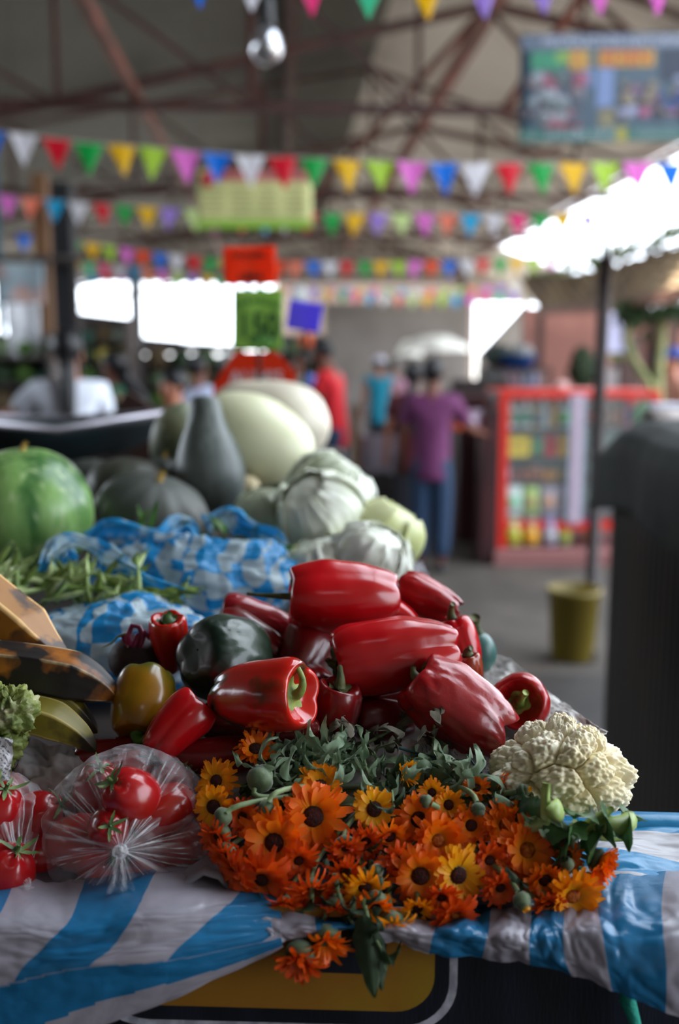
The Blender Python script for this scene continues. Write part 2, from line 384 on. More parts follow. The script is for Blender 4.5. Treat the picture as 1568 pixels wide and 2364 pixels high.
MARP = mat('maroon_board_paint', '3a1016', .5); WHIP = mat('white_line_paint', 'b8b8c4', .5, c2='8d8d98', ns=60)

# ------------------------------------------------------------------ stall
stall = thing('stall_table', 'long wooden market stall table under the vegetables', 'table', (-.3, 1.9, 0))
m = MB(); m.box((-.4, .885, 1.0), (2.4, .17, .06)); m.build('front_shelf', WOODD, stall, world=True, smooth=False, bev=.004)
m = MB(); g0 = [(-1.6, .965), (.262, .965), (.262, 1.05), (.20, 1.5), (.16, 2.0), (.10, 3.3), (-1.6, 3.3)]
n_ = len(g0); m.add([(x, y, 1.02) for x, y in g0] + [(x, y, 1.088) for x, y in g0], [tuple(reversed(range(n_))), tuple(range(n_, 2 * n_))] + [(i, (i + 1) % n_, n_ + (i + 1) % n_, n_ + i) for i in range(n_)])
m.build('tabletop', WOODD, stall, world=True, smooth=False)
for x, y in ((-1.5, .86), (.7, .86), (-1.5, 3.2), (.05, 3.2)):
    m = MB(); m.box((x, y, .49), (.07, .07, .98)); m.build('leg', WOODD, stall, world=True, smooth=False)

def onboard(x, y, yy=.758):
    """pixel on the vertical board plane y = yy"""
    k = (y - 1182) / FPX; d = yy / (CP - k * SP); return P(x, y, d)
board = thing('painted_board', 'painted board nailed below the stall front, ochre field with black and white rounded border', 'signboard', (-.1, .765, .55))
def flat(pts, th, mb=None):
    mb = mb or MB(); n = len(pts); mb.add([p + Vector((0, 0, 0)) for p in pts] + [p + Vector((0, th, 0)) for p in pts], [tuple(range(n)), tuple(reversed(range(n, 2 * n)))] + [(i, n + i, n + (i + 1) % n, (i + 1) % n) for i in range(n)]); return mb
m = MB(); m.box((-.05, .772, .73), (1.02, .014, .62)); m.build('panel', BLACKP, board, world=True, smooth=False)
def rrect(x0, x1, z0, z1, r, tilt, y):
    pts = []
    for cx, cz, a0 in ((x1 - r, z0 + r, -PI / 2), (x1 - r, z1 - r, 0), (x0 + r, z1 - r, PI / 2), (x0 + r, z0 + r, PI)):
        for k in range(9):
            a = a0 + PI / 2 * k / 8; px, pz = cx + r * math.cos(a), cz + r * math.sin(a)
            pts.append(Vector((px, y, pz - (px - x0) * tilt)))
    return pts
flat(rrect(-.21, .0985, .948, 1.06, .045, .030, .7625), .003).build('white_border', WHIP, board, world=True, smooth=False, label='white rounded border line')
flat(rrect(-.2, .0915, .955, 1.06, .04, .030, .7605), .003).build('black_border', BLACKP, board, world=True, smooth=False)
flat(rrect(-.19, .079, .969, 1.06, .033, .030, .7585), .003).build('ochre_field', YELP, board, world=True, smooth=False, label='ochre yellow field')
flat([onboard(740, 2120, .7565), onboard(740, 2245, .7565), onboard(892, 2250, .7565), onboard(892, 2120, .7565)], .003).build('black_letter', BLACKP, board, world=True, smooth=False, label='foot of a black painted letter')
flat([Vector((-.3, .7605, .90)), Vector((.06, .7605, .90)), Vector((.06, .7605, .934)), Vector((-.3, .7605, .943))], .003).build('maroon_field', MARP, board, world=True, smooth=False)
m = MB(); m.tube([onboard(1452, 2260, .75), onboard(1450, 2310, .752), onboard(1468, 2364, .75), onboard(1462, 2440, .75)], [.005, .007, .005, .006], 7)
m.solo('rope', mat('teal_rope', '1f9a86', .7, bump=.8, bs=300), 'teal rope hanging at the right end of the painted board', 'rope')
m = MB(); m.box((.56, .80, .5), (.1, .05, .98), None); m.solo('table_post', mat('rough_brown_wood', '4a3a30', .8, bump=.6, bs=60), 'rough brown post beside the painted board under the blue sheet', 'post', smooth=False)

def wr(u, v, a=1.0, seed=0.0, fu=6, fv=6):
    s = 0
    for k, (q, amp) in enumerate(((1, 1), (2.1, .55), (4.3, .3))):
        s += amp * (1 - abs(noise.noise(Vector((u * fu * q + seed, v * fv * q, seed * 3 + k)))) * 3)
    return s * a
def sheet_patch(rows, nu, nv, t_of, amp, seed=0., fu=6, fv=6, nrm=None, mb=None, hem=0.0):
    """rows: list of polylines (same length) in world space; smooth surface through them with creases"""
    R = np.array([[list(p) for p in r] for r in rows], float)
    def samp(A, n):
        k = A.shape[0]; x = np.linspace(0, k - 1, n); out = []
        for q in x:
            i = int(min(math.floor(q), k - 2)); f = q - i
            p0 = A[max(i - 1, 0)]; p1 = A[i]; p2 = A[i + 1]; p3 = A[min(i + 2, k - 1)]
            out.append(.5 * ((2 * p1) + (-p0 + p2) * f + (2 * p0 - 5 * p1 + 4 * p2 - p3) * f * f + (-p0 + 3 * p1 - 3 * p2 + p3) * f ** 3))
        return np.array(out)
    G = samp(R, nv); G = np.swapaxes(samp(np.swapaxes(G, 0, 1), nu), 0, 1)
    mb = mb or MB(); pts = []; tt = []
    for j in range(nv):
        row = []
        for i in range(nu):
            u = i / (nu - 1); v = j / (nv - 1)
            a = G[j, min(i + 1, nu - 1)] - G[j, max(i - 1, 0)]; b_ = G[min(j + 1, nv - 1), i] - G[max(j - 1, 0), i]
            n = np.cross(a, b_); ln = np.linalg.norm(n); n = n / ln if ln > 1e-9 else np.array([0, 0, 1.])
            p = G[j, i] + n * wr(u, v, amp, seed, fu, fv)
            row.append(Vector(p)); tt.append(t_of(u, v))
        pts.append(row)
    return mb.grid(pts, t=tt)

# left hanging sheet: rows run left to right, first row on the shelf, last row the loose hem
LT = [[P(-160, 1990, .93), P(0, 1985, .93), P(180, 1985, .93), P(380, 1975, .93), P(620, 1985, .92)],
      [P(-160, 2100, .815), P(0, 2100, .815), P(190, 2108, .810), P(380, 2072, .812), P(640, 2062, .835)],
      [P(-160, 2190, .79), P(0, 2185, .79), P(190, 2190, .785), P(400, 2150, .79), P(652, 2125, .81)],
      [P(-160, 2290, .785), P(0, 2275, .785), P(190, 2245, .78), P(410, 2215, .785), P(650, 2165, .80)],
      [P(-160, 2450, .80), P(0, 2440, .80), P(200, 2385, .80), P(420, 2300, .795), P(655, 2190, .80)]]
m = sheet_patch(LT, 150, 110, lambda u, v: ((u + .35 * v) * 2.33 + .706) if v < .74 + .02 * math.sin(u * 9) else (.2 if v < .90 + .02 * math.sin(u * 7) else .75), .0016, 1.3, 3.0, 5.0)
m.solo('plastic_sheet', TARP, 'blue and white striped plastic sheet hanging off the left of the stall front', 'plastic sheet', 'striped plastic sheets over the stall front')
RT = [[P(560, 2020, .85), P(800, 2060, .86), P(1000, 2070, .87), P(1180, 2060, .88), P(1300, 2020, .9), P(1430, 2010, .9), P(1700, 2000, .9)],
      [P(560, 2060, .83), P(800, 2100, .835), P(1000, 2110, .83), P(1180, 2105, .83), P(1300, 2095, .825), P(1430, 2085, .82), P(1700, 2070, .82)],
      [P(590, 2110, .81), P(800, 2130, .81), P(1000, 2145, .80), P(1180, 2150, .79), P(1300, 2145, .79), P(1450, 2150, .78), P(1700, 2150, .78)],
      [P(620, 2150, .80), P(800, 2145, .805), P(1000, 2175, .795), P(1180, 2195, .785), P(1310, 2220, .78), P(1470, 2250, .77), P(1700, 2290, .77)],
      [P(645, 2180, .80), P(800, 2155, .81), P(1000, 2205, .80), P(1180, 2225, .795), P(1330, 2255, .785), P(1480, 2315, .78), P(1700, 2420, .78)]]
m = sheet_patch(RT, 220, 80, lambda u, v: (u * 4.53 + v * .10 + .43), .0026, 5.1, 9.0, 2.0)
m.solo('plastic_sheet', TARP, 'blue and white striped plastic sheet sagging below the marigolds and the cauliflower', 'plastic sheet', 'striped plastic sheets over the stall front')
TOPL = [[P(1180, 1885, 1.0), P(1300, 1880, 1.0), P(1420, 1876, 1.0), P(1560, 1890, 1.0), P(1750, 1905, 1.0)],
        [P(1180, 1925, .965), P(1300, 1915, .965), P(1430, 1912, .965), P(1570, 1915, .965), P(1750, 1920, .96)],
        [P(1180, 1975, .925), P(1300, 1975, .925), P(1430, 1965, .925), P(1570, 1985, .92), P(1750, 1990, .92)],
        [P(1180, 2050, .875), P(1300, 2050, .875), P(1430, 2045, .875), P(1570, 2050, .87), P(1750, 2055, .87)],
        [P(1180, 2098, .838), P(1300, 2098, .838), P(1430, 2092, .838), P(1570, 2085, .838), P(1750, 2080, .838)]]
m = sheet_patch(TOPL, 110, 110, lambda u, v: (v * 2.6 - u * .5 + .05), .0022, 2.2, 1.6, 7.0)
m.solo('table_liner', LINER, 'blue and white plastic liner spread on the shelf right of the cauliflower', 'plastic liner')
m = MB(); m.tube([P(1330, 1915, .985), P(1430, 1898, .985), P(1568, 1903, .985), P(1760, 1912, .985)], [.008, .014, .015, .015], 14, sq=.7, t=.1)
m.solo('rolled_liner', LINER, 'rolled blue edge of plastic along the shelf behind the liner', 'plastic roll')
L2 = [[P(-160, 1900, 1.0), P(100, 1900, 1.0), P(400, 1890, 1.0), P(700, 1880, 1.0), P(1000, 1880, 1.0), P(1200, 1885, 1.0)],
      [P(-160, 1985, .92), P(100, 1985, .92), P(400, 1985, .92), P(700, 1985, .92), P(1000, 1985, .92), P(1200, 1985, .92)],
      [P(-160, 2085, .84), P(100, 2087, .84), P(400, 2087, .84), P(700, 2087, .84), P(1000, 2087, .84), P(1200, 2087, .84)]]
m = sheet_patch(L2, 120, 30, lambda u, v: (v * 1.5 + u + .6), .0012, 7.7)
m.solo('table_liner', mat('dark_grey_film', '4a4a52', .3, bump=.5, bs=30), 'dark plastic liner on the shelf under the bagged tomatoes', 'plastic liner')
# dark wavy rim of the liner between bag and marigolds
m = MB(); LP = [P(395, 2078, .85), P(430, 2045, .845), P(470, 2020, .845), P(505, 2030, .84), P(530, 2062, .84)]
g = [[p + Vector((0, .03 * j / 5, .004 * math.sin(j * 2))) for j in range(6)] for p in LP]; m.grid(g)
m.solo('film_fold', mat('greyish_film', '9a97a0', .3, tl=.2), 'standing fold of pale plastic between the tomato bag and marigolds', 'plastic fold', solid=.002)

def patch(cs, nu, nv, amp, seed, mb=None, edge=0.0):
    """crumpled sheet between four corners (bl, br, tr, tl)"""
    bl, br, tr, tl_ = [Vector(c) for c in cs]; n = (br - bl).cross(tl_ - bl).normalized(); mb = mb or MB(); g = []
    for j in range(nv):
        v = j / (nv - 1); row = []
        for i in range(nu):
            u = i / (nu - 1); ve = v * (1 + edge * noise.noise(Vector((u * 5, seed, 0))))
            p = bl.lerp(br, u).lerp(tl_.lerp(tr, u), ve)
            row.append(p + n * (wr(u, v, amp, seed, 3.2, 3.2) - amp))
        g.append(row)
    return mb.grid(g)
# ------------------------------------------------------------------ newspapers
patch((P(20, 1930, .93), P(330, 1925, .93), P(290, 1762, .985), P(40, 1690, 1.0)), 60, 40, .006, 3.1, edge=.12).solo('newspaper', PAPER, 'blank grey sheet of newsprint standing behind the left tomato bag', 'newspaper', 'newsprint lining the stall')
patch((P(300, 1925, .93), P(900, 1920, .93), P(900, 1760, .985), P(240, 1755, .985)), 60, 30, .005, 9.1, edge=.1).solo('newspaper', PAPER, 'grey newsprint sheet behind the tomato bag and below the red peppers', 'newspaper', 'newsprint lining the stall')
patch((P(-60, 1810, .9), P(22, 1800, .9), P(30, 1706, .925), P(-60, 1690, .93)), 20, 20, .002, 4.4).solo('newspaper', PAPERT, 'printed newspaper corner below the lettuce at the left edge', 'newspaper', 'newsprint lining the stall')
patch((P(225, 1790, .96), P(300, 1775, .96), P(288, 1745, .975), P(240, 1752, .975)), 16, 12, .004, 6.4).solo('newspaper', PAPERT, 'small printed scrap of newspaper poking up behind the tomato bag', 'newspaper', 'newsprint lining the stall')
patch((P(860, 1830, .935), P(1180, 1830, .93), P(1150, 1703, .99), P(925, 1705, .99)), 50, 30, .005, 12.1).solo('newspaper', PAPERT, 'printed newspaper showing between the marigold leaves and the cauliflower', 'newspaper', 'newsprint lining the stall')
# newspaper rim curling up at the right side of the pile
m = MB(); rim = [(1050, 1560, 1.42), (1110, 1555, 1.33), (1170, 1590, 1.22), (1230, 1650, 1.12), (1300, 1700, 1.05), (1380, 1740, 1.0)]
top_ = [(1060, 1490, 1.44), (1150, 1512, 1.36), (1215, 1558, 1.25), (1285, 1610, 1.15), (1345, 1660, 1.07), (1408, 1692, 1.01)]
rows = [[P(x - 60, y + 20, d) for x, y, d in rim], [P(x, y, d) for x, y, d in rim], [P((x + a) / 2 + 6, (y + b) / 2 - 4, (d + e) / 2) for (x, y, d), (a, b, e) in zip(rim, top_)], [P(*q) for q in top_]]
sheet_patch(rows, 90, 30, lambda u, v: 0, .004, 8.8, 5, 2).solo('newspaper', PAPERD, 'crumpled printed newspaper rim curling up right of the red peppers', 'newspaper', 'newsprint lining the stall', solid=.0008)

# ------------------------------------------------------------------ peppers
def pepper_mesh(L, R, lobes=4, seed=0., groove=.16, taper=.25, wrinkle=.0, tip=.10, dent=.30, bend=.0, seg=84, rings=64, ragg=0.0):
    mb = MB(); g = []; tt = []
    ph0 = seed * 2.3
    for i in range(rings + 1):
        ph = PI * (.0008 + .9984 * i / rings); c, s = math.cos(ph), math.sin(ph)
        z = math.copysign(abs(c) ** .72, c); r = s ** .58
        row = []
        for k in range(seg):
            th = 2 * PI * k / seg
            w_ = lobes * .5 * (th + .22 * math.sin(th + seed * 3) + .10 * nz((math.cos(th), math.sin(th), z * .5), 1.3, seed)) + ph0
            lb = (math.sin(w_) ** 2 + .02) ** .42
            gv = groove * .95 * (.38 + .62 * (1 - (z + 1) / 2) ** 1.5 + .45 * max(z, 0) ** 2); q = 1 - gv * (1 - lb)
            tp = 1 - taper * (.5 - .5 * z) ** 1.3
            rr = R * r * q * tp
            zz = L / 2 * z
            zz -= dent * R * math.exp(-((s * 1.0) / .42) ** 2) * (1 if c > 0 else 0)         # hollow round the stem
            if c < 0: zz += (tip * R * 2.2) * math.exp(-(s / .33) ** 2) - tip * R * 1.2 * lb * (1 - abs(s - .55) / .55 if s < 1.1 else 0) * (1 if s > .05 else 0)
            if c > 0: zz += .10 * R * lb * math.exp(-((s - .62) / .25) ** 2)
            p = Vector((rr * math.cos(th), rr * math.sin(th), zz))
            d = 1 + .15 * nz(p, 13, seed) + .05 * nz(p, 34, seed + 4)
            if wrinkle:
                w1 = 1 - abs(noise.noise(Vector((p.x * 55 + seed, p.y * 55, p.z * 26)))) * 2.4
                w2 = 1 - abs(noise.noise(Vector((p.x * 120, p.y * 120 + seed, p.z * 60)))) * 2.4
                env = .35 + .65 * abs(z) ** 2
                d -= wrinkle * (.06 * w1 + .03 * w2) * env
            p = Vector((p.x * d, p.y * d, p.z * (1 + .04 * nz(p, 20, seed + 9))))
            p.x += bend * (p.z / L) ** 2 * L
            row.append(p); tt.append(.5 + .5 * z)
        g.append(row)
    mb.grid(g, cv=True, t=tt); return mb
def stem_mesh(L, R, seed=0., slen=.03, curve=.4, thick=.0042, dent=.30, cal=.42):
    mb = MB(); z0 = L / 2 - dent * R * .95; g = []
    for i in range(7):
        row = []; r = R * cal * i / 6
        for k in range(30):
            th = 2 * PI * k / 30; rr = r * (1 + .12 * math.sin(5 * th + seed) * (i / 6))
            row.append(Vector((rr * math.cos(th), rr * math.sin(th), z0 + .006 * math.exp(-(i / 2.) ** 2) + (i / 6) ** 2 * R * .10 + .0015 * math.sin(th * 5) * i / 6)))
        g.append(row)
    mb.grid(g, cv=True)
    path = []; rad = []
    for i in range(9):
        f = i / 8; a = curve * f * 1.6
        path.append(Vector((slen * f * math.sin(a), slen * .2 * f * f, z0 + .002 + slen * f * math.cos(a)))); rad.append(thick * (1.5 - 1.1 * f + 1.3 * max(0, f - .75)))
    mb.tube(path, rad, 10); return mb
def pep_mat(name, c, c2=None, rough=.22, bump=.12, bs=90, **k):
    return mat(name, c, rough, c2=c2, bump=bump, bs=bs, bd=.0015, coat=.35, **k)
PR = pep_mat('glossy_red_pepper_skin', 'bc0e16', '9c0a10', ns=5)
PR2 = pep_mat('wrinkled_red_pepper_skin', 'a41418', '860e12', .3, .5, 70, ns=6)
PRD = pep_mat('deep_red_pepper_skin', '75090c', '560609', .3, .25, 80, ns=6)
PRO = pep_mat('orange_red_pepper_skin', 'c4220e', '9c120c', .2, .1, ns=7)
PG = pep_mat('dark_green_pepper_skin', '17301d', '101f16', .38, .55, 60, ns=5, c3='5a0f10', ns3=5, lo3=.62, hi3=.72)
PRG = pep_mat('red_green_pepper_skin', 'b51a10', '16301a', .17, .2, 70, attr=None, ns=14, lo=.50, hi=.60)
PY = pep_mat('yellow_green_pepper_skin', '8e600c', '3e4c10', .25, .05, ns=9, lo=.40, hi=.60)
PST = mat('green_pepper_stem', '55702a', .5, c2='8a9a4a', ns=60, bump=.4, bs=150)
PSTD = mat('dark_pepper_stem', '33421f', .6, c2='5a5a30', ns=60, bump=.4, bs=150)
def pepper(x, y, d, lp, wp, axis, label, M_=PR, roll=0., seed=1., stem=PST, slen=.03, curve=.4, thick=.0042, name='bell_pepper', cal=.42, cat='pepper', **k):
    L = lp * d / FPX; R = wp * d / FPX / 2 * 1.02
    t = thing(name, label, cat, P(x, y, d), 'peppers heaped on the stall', aim(CV(*axis), roll))
    pepper_mesh(L, R, seed=seed, **k).build('body', M_, t)
    if stem: stem_mesh(L, R, seed, slen, curve, thick, k.get('dent', .30), cal).build('stem', stem, t)
    return t
pepper(790, 1378, 1.13, 268, 172, (-1, .02, .12), 'large glossy red bell pepper topmost on the heap, stem to the left', PR, .6, 1.2, slen=.055, curve=-.25, thick=.003, stem=PSTD, taper=.18, groove=.15)
pepper(908, 1516, 1.04, 312, 196, (-1, -.12, .15), 'largest red bell pepper, lying across the middle of the heap', PR, 1.1, 2.1, taper=.22, groove=.2, wrinkle=.35, stem=PSTD, slen=.012)
pepper(898, 1418, 1.17, 130, 95, (-1, .5, -.3), 'red bell pepper tip peeking out between the two largest peppers', PR, .5, 8.3, stem=None)
pepper(982, 1380, 1.2, 150, 112, (-.75, .35, -.3), 'shrivelled dark red pepper at the top right in front of the cabbages', PR2, .4, 3.3, wrinkle=1.2, tip=.3, stem=PSTD, slen=.01, groove=.28)
pepper(1064, 1490, 1.11, 140, 100, (-.3, .9, -.1), 'red pepper shoulder just left of the small blue-green squash', PR, .8, 4.1, wrinkle=.5, stem=PSTD, slen=.022)
pepper(1088, 1550, 1.06, 95, 62, (-.2, .9, .2), 'small wrinkled orange-brown pepper squeezed below the blue-green squash', pep_mat('brown_orange_pepper_skin', '8c3414', '6e1c10', .25, .5, 60, ns=10), .2, 5.5, wrinkle=1.2, stem=PSTD, slen=.01)
pepper(1200, 1620, 1.05, 130, 146, (-.28, .10, 1), 'red pepper at the right end facing forward with a thick yellow-green stem', PR2, .5, 6.6, wrinkle=.8, lobes=4, dent=.8, cal=.42, stem=PST, slen=.038, curve=.25, thick=.005, groove=.12, taper=.3)
pepper(1046, 1630, .99, 250, 178, (-.80, .62, -.05), 'plump crumpled red pepper resting on newspaper beside the cauliflower', PR2, 2.0, 7.7, wrinkle=1.1, tip=.3, groove=.24, taper=-.05, stem=PSTD, slen=.012)
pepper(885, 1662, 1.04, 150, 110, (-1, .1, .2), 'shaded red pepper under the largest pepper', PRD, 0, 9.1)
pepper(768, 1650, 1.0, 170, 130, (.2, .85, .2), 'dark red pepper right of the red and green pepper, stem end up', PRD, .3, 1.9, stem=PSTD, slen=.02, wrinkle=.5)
pepper(605, 1606, .96, 262, 182, (.86, .10, .50), 'red pepper with a green underside, its open stem end turned to the front', PRG, 1.3, 4.45, dent=.55, cal=.55, slen=.03, curve=.9, thick=.004, taper=.28, groove=.14)
pepper(520, 1524, 1.07, 205, 200, (.55, -.35, -.75), 'dark green pepper with wrinkled lobes turned forward', PG, .8, 2.7, wrinkle=.7, tip=.03, groove=.16, stem=None, taper=.05)
pepper(393, 1484, 1.1, 150, 104, (-.02, .93, .42), 'orange-red pepper standing upright with a green stem cap', PRO, .5, 3.9, dent=.35, cal=.5, slen=.008, thick=.006, taper=.3, stem=mat('flat_green_stem_cap', '2d4a1c', .5, c2='456028', ns=50))
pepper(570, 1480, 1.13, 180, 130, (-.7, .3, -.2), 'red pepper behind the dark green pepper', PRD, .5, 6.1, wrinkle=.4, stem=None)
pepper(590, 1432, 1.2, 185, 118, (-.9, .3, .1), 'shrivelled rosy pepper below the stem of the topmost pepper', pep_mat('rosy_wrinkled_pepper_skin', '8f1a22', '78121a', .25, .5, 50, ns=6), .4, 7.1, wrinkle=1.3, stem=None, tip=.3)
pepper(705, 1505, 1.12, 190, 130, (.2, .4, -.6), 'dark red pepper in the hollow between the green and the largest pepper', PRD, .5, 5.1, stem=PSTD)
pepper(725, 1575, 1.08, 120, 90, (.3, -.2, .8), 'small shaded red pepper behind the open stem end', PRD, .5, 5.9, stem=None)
pepper(412, 1678, .97, 170, 140, (.6, .6, -.3), 'red pepper in front of the yellow-green pepper', PR, 1.7, 8.8, taper=.3, stem=None, wrinkle=.25, groove=.2)
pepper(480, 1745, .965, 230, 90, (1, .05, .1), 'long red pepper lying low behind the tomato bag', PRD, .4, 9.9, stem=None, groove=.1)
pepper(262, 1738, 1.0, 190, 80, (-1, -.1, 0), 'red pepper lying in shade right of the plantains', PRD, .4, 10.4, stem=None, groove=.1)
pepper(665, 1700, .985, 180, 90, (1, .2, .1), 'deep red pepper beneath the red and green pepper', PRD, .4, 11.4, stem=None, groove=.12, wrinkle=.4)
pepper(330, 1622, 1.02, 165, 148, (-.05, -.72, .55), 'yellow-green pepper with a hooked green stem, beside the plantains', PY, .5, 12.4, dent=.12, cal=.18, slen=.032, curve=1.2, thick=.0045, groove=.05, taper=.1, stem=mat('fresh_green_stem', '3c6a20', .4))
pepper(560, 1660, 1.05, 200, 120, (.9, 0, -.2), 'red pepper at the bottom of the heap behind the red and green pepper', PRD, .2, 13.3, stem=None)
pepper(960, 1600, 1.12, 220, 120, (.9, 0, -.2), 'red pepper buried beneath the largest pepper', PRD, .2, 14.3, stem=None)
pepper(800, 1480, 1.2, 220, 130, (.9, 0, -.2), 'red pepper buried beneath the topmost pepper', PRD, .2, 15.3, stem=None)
# small blue-green squash
def gourd(name, label, x, y, d, prof, axis, M_, cat='squash', roll=0., ribs=0, rib=.0, seg=48, scale_px=True, stemM=None, seed=0., group='squashes and pumpkins at the back', bend=0., stem=None):
    """prof: list of (radius px, height px) measured along the axis from the centre"""
    k = d / FPX; mb = MB(); g = []
    pr = np.array(prof, float); n = 44; x_ = np.linspace(0, len(pr) - 1, n); rows = []
    for q in x_:
        i = int(min(math.floor(q), len(pr) - 2)); f = q - i; p0, p1, p2, p3 = pr[max(i - 1, 0)], pr[i], pr[i + 1], pr[min(i + 2, len(pr) - 1)]
        rows.append(.5 * ((2 * p1) + (-p0 + p2) * f + (2 * p0 - 5 * p1 + 4 * p2 - p3) * f * f + (-p0 + 3 * p1 - 3 * p2 + p3) * f ** 3))
    for r, z in rows:
        row = []
        for j in range(seg):
            th = 2 * PI * j / seg; rr = max(r, .01) * k * (1 - rib * (1 - abs(math.sin(ribs * th / 2)) ** .6) if ribs else 1)
            p = Vector((rr * math.cos(th), rr * math.sin(th), z * k)); p = p * (1 + .05 * nz(p, 9, seed)); p.x += bend * (z * k) ** 2; row.append(p)
        g.append(row)
    mb.grid(g, cv=True)
    t = thing(name, label, cat, P(x, y, d), group, aim(CV(*axis), roll)); mb.build('body', M_, t)
    zt = rows[-1][1] * k
    if stem:
        s = MB(); s.tube([Vector((0, 0, zt - .006)), Vector((.002, 0, zt + stem * .5)), Vector((.008, .003, zt + stem))], [stem * .55, stem * .3, stem * .36], 9); s.build('stem', stemM or mat('dry_squash_stem', 'a8873c', .8), t)
    return t
def oval(r, h, flat_=.0):
    return [(r * math.sin(PI * i / 12) ** (1 - flat_), -h * math.cos(PI * i / 12)) for i in range(13)]
gourd('squash', 'small blue-green squash right of the red peppers', 1108, 1505, 1.22, oval(38, 48), (-.2, 1, .1), mat('blue_green_rind', '3d6560', .35, c2='547a72', ns=20), stem=.02, stemM=PSTD)
# ------------------------------------------------------------------ beetroot, plantains, lettuce
t = thing('beetroot', 'dark beetroot with magenta stalk stumps behind the orange-red pepper', 'beetroot', P(318, 1522, 1.12))
BEET = mat('dark_beet_skin', '1d1215', .6, c2='2c1a1e', ns=20, bump=.5, bs=60); BST = mat('magenta_beet_stalk', '7d1340', .35, c2='4a0c2a', ns=40)
m = MB(); k_ = 1.12 / FPX; m.ell((0, 0, 0), (66 * k_, 60 * k_, 58 * k_), seg=28, rings=18, fn=lambda p: 1 + .05 * nz(p, 3, 2)); m.build('body', BEET, t)
o_ = t.location
for a in ([(300, 1490), (296, 1465), (305, 1445), (322, 1447), (330, 1470), (322, 1495)], [(310, 1495), (318, 1468), (335, 1460), (348, 1475)], [(300, 1490), (290, 1480), (285, 1468)]):
    m = MB(); m.tube([P(x, y, 1.10) - o_ for x, y in a], [.004, .0035, .003, .003, .0035, .004][:len(a)], 8); m.build('stalk', BST, t)
m = MB(); m.tube([P(298, 1462, 1.1) - o_, P(272, 1470, 1.1) - o_, P(258, 1485, 1.1) - o_, P(235, 1495, 1.1) - o_], [.002, .0015, .0012, .0006], 6); m.build('root', mat('pale_root', '6b6a30', .7), t)

def plantain(pts, wpx, label, M_, MR, roll=0., seed=0.):
    """curved angular fruit: five faces with pale ridges between them"""
    path = [P(*p) for p in pts]; n = 50; A = np.array([list(p) for p in path]); xs = np.linspace(0, len(A) - 1, n); c_ = []
    for q in xs:
        i = int(min(math.floor(q), len(A) - 2)); f = q - i; p0, p1, p2, p3 = A[max(i - 1, 0)], A[i], A[i + 1], A[min(i + 2, len(A) - 1)]
        c_.append(Vector(.5 * ((2 * p1) + (-p0 + p2) * f + (2 * p0 - 5 * p1 + 4 * p2 - p3) * f * f + (-p0 + 3 * p1 - 3 * p2 + p3) * f ** 3)))
    R = wpx * pts[0][2] / FPX / 2; seg = 80; body = MB(); g = []; tt = []; ridges = [[] for _ in range(5)]
    for i, p in enumerate(c_):
        d = (c_[min(i + 1, n - 1)] - c_[max(i - 1, 0)]).normalized(); x = d.cross(CV(0, 1, .3)).normalized(); y = x.cross(d)
        f = i / (n - 1); prof = min(1, (f * 6) ** .6 if f < .16 else 1) * (min(1, ((1 - f) * 2.6) ** .75) if f > .61 else 1) + .04; row = []
        for k in range(seg):
            th = 2 * PI * k / seg; ph = ((th - roll) / (2 * PI) * 5) % 1; edge = abs(ph - .5) * 2
            rr = R * prof * (.84 + .20 * edge ** 2.5); row.append(p + (x * math.cos(th) + y * math.sin(th)) * rr); tt.append(edge)
        g.append(row)
    body.grid(g, cv=True, t=tt)
    return body.solo('plantain', M_, label, 'plantain', 'plantains at the left edge of the stall')
def plant_mat(name, ramp_, c2, c3, lo, hi):
    return mat(name, 'ffffff', .45, attr=ramp_, c2=c2, ns=16, lo=lo, hi=hi, c3=c3, ns3=7, lo3=.55, hi3=.7, bump=.15, bs=80)
PL1 = plant_mat('ripe_yellow_peel', [(0, '885608'), (.84, '8c5a0a'), (.89, 'd0a468'), (1, 'd8b478')], '3a220c', '7a4808', .52, .58)
PL2 = plant_mat('black_speckled_peel', [(0, '9a5a14'), (.86, '8a5014'), (.93, 'a8906a'), (1, 'b09a78')], '16110f', '1c1614', .46, .54)
PL3 = plant_mat('green_yellow_peel', [(0, '6a6018'), (.82, '70661c'), (.92, '99884a'), (1, 'a09050')], '26200f', '3d3a14', .60, .68)
plantain([(-260, 1270, 1.10), (-120, 1340, 1.09), (10, 1440, 1.08), (90, 1500, 1.07), (165, 1545, 1.06)], 150, 'ripe yellow plantain with a pale cream ridge, topmost at the left edge', PL1, None, 1.05)
plantain([(-330, 1520, 1.03), (-150, 1530, 1.02), (30, 1545, 1.01), (160, 1565, 1.01), (232, 1590, 1.01), (268, 1612, 1.01)], 118, 'plantain almost covered in black blotches, pointing right', PL2, None, .95)
plantain([(-250, 1650, 1.02), (-100, 1625, 1.01), (60, 1612, 1.01), (160, 1640, 1.01), (225, 1692, 1.01)], 92, 'green-yellow plantain below the black-blotched plantain', PL3, None, 1.2)
plantain([(-200, 1700, .99), (-40, 1670, .985), (80, 1655, .98), (170, 1690, .98), (222, 1735, .98)], 90, 'lowest plantain, dull yellow with brown marks, above the newsprint', PL3, None, .8)

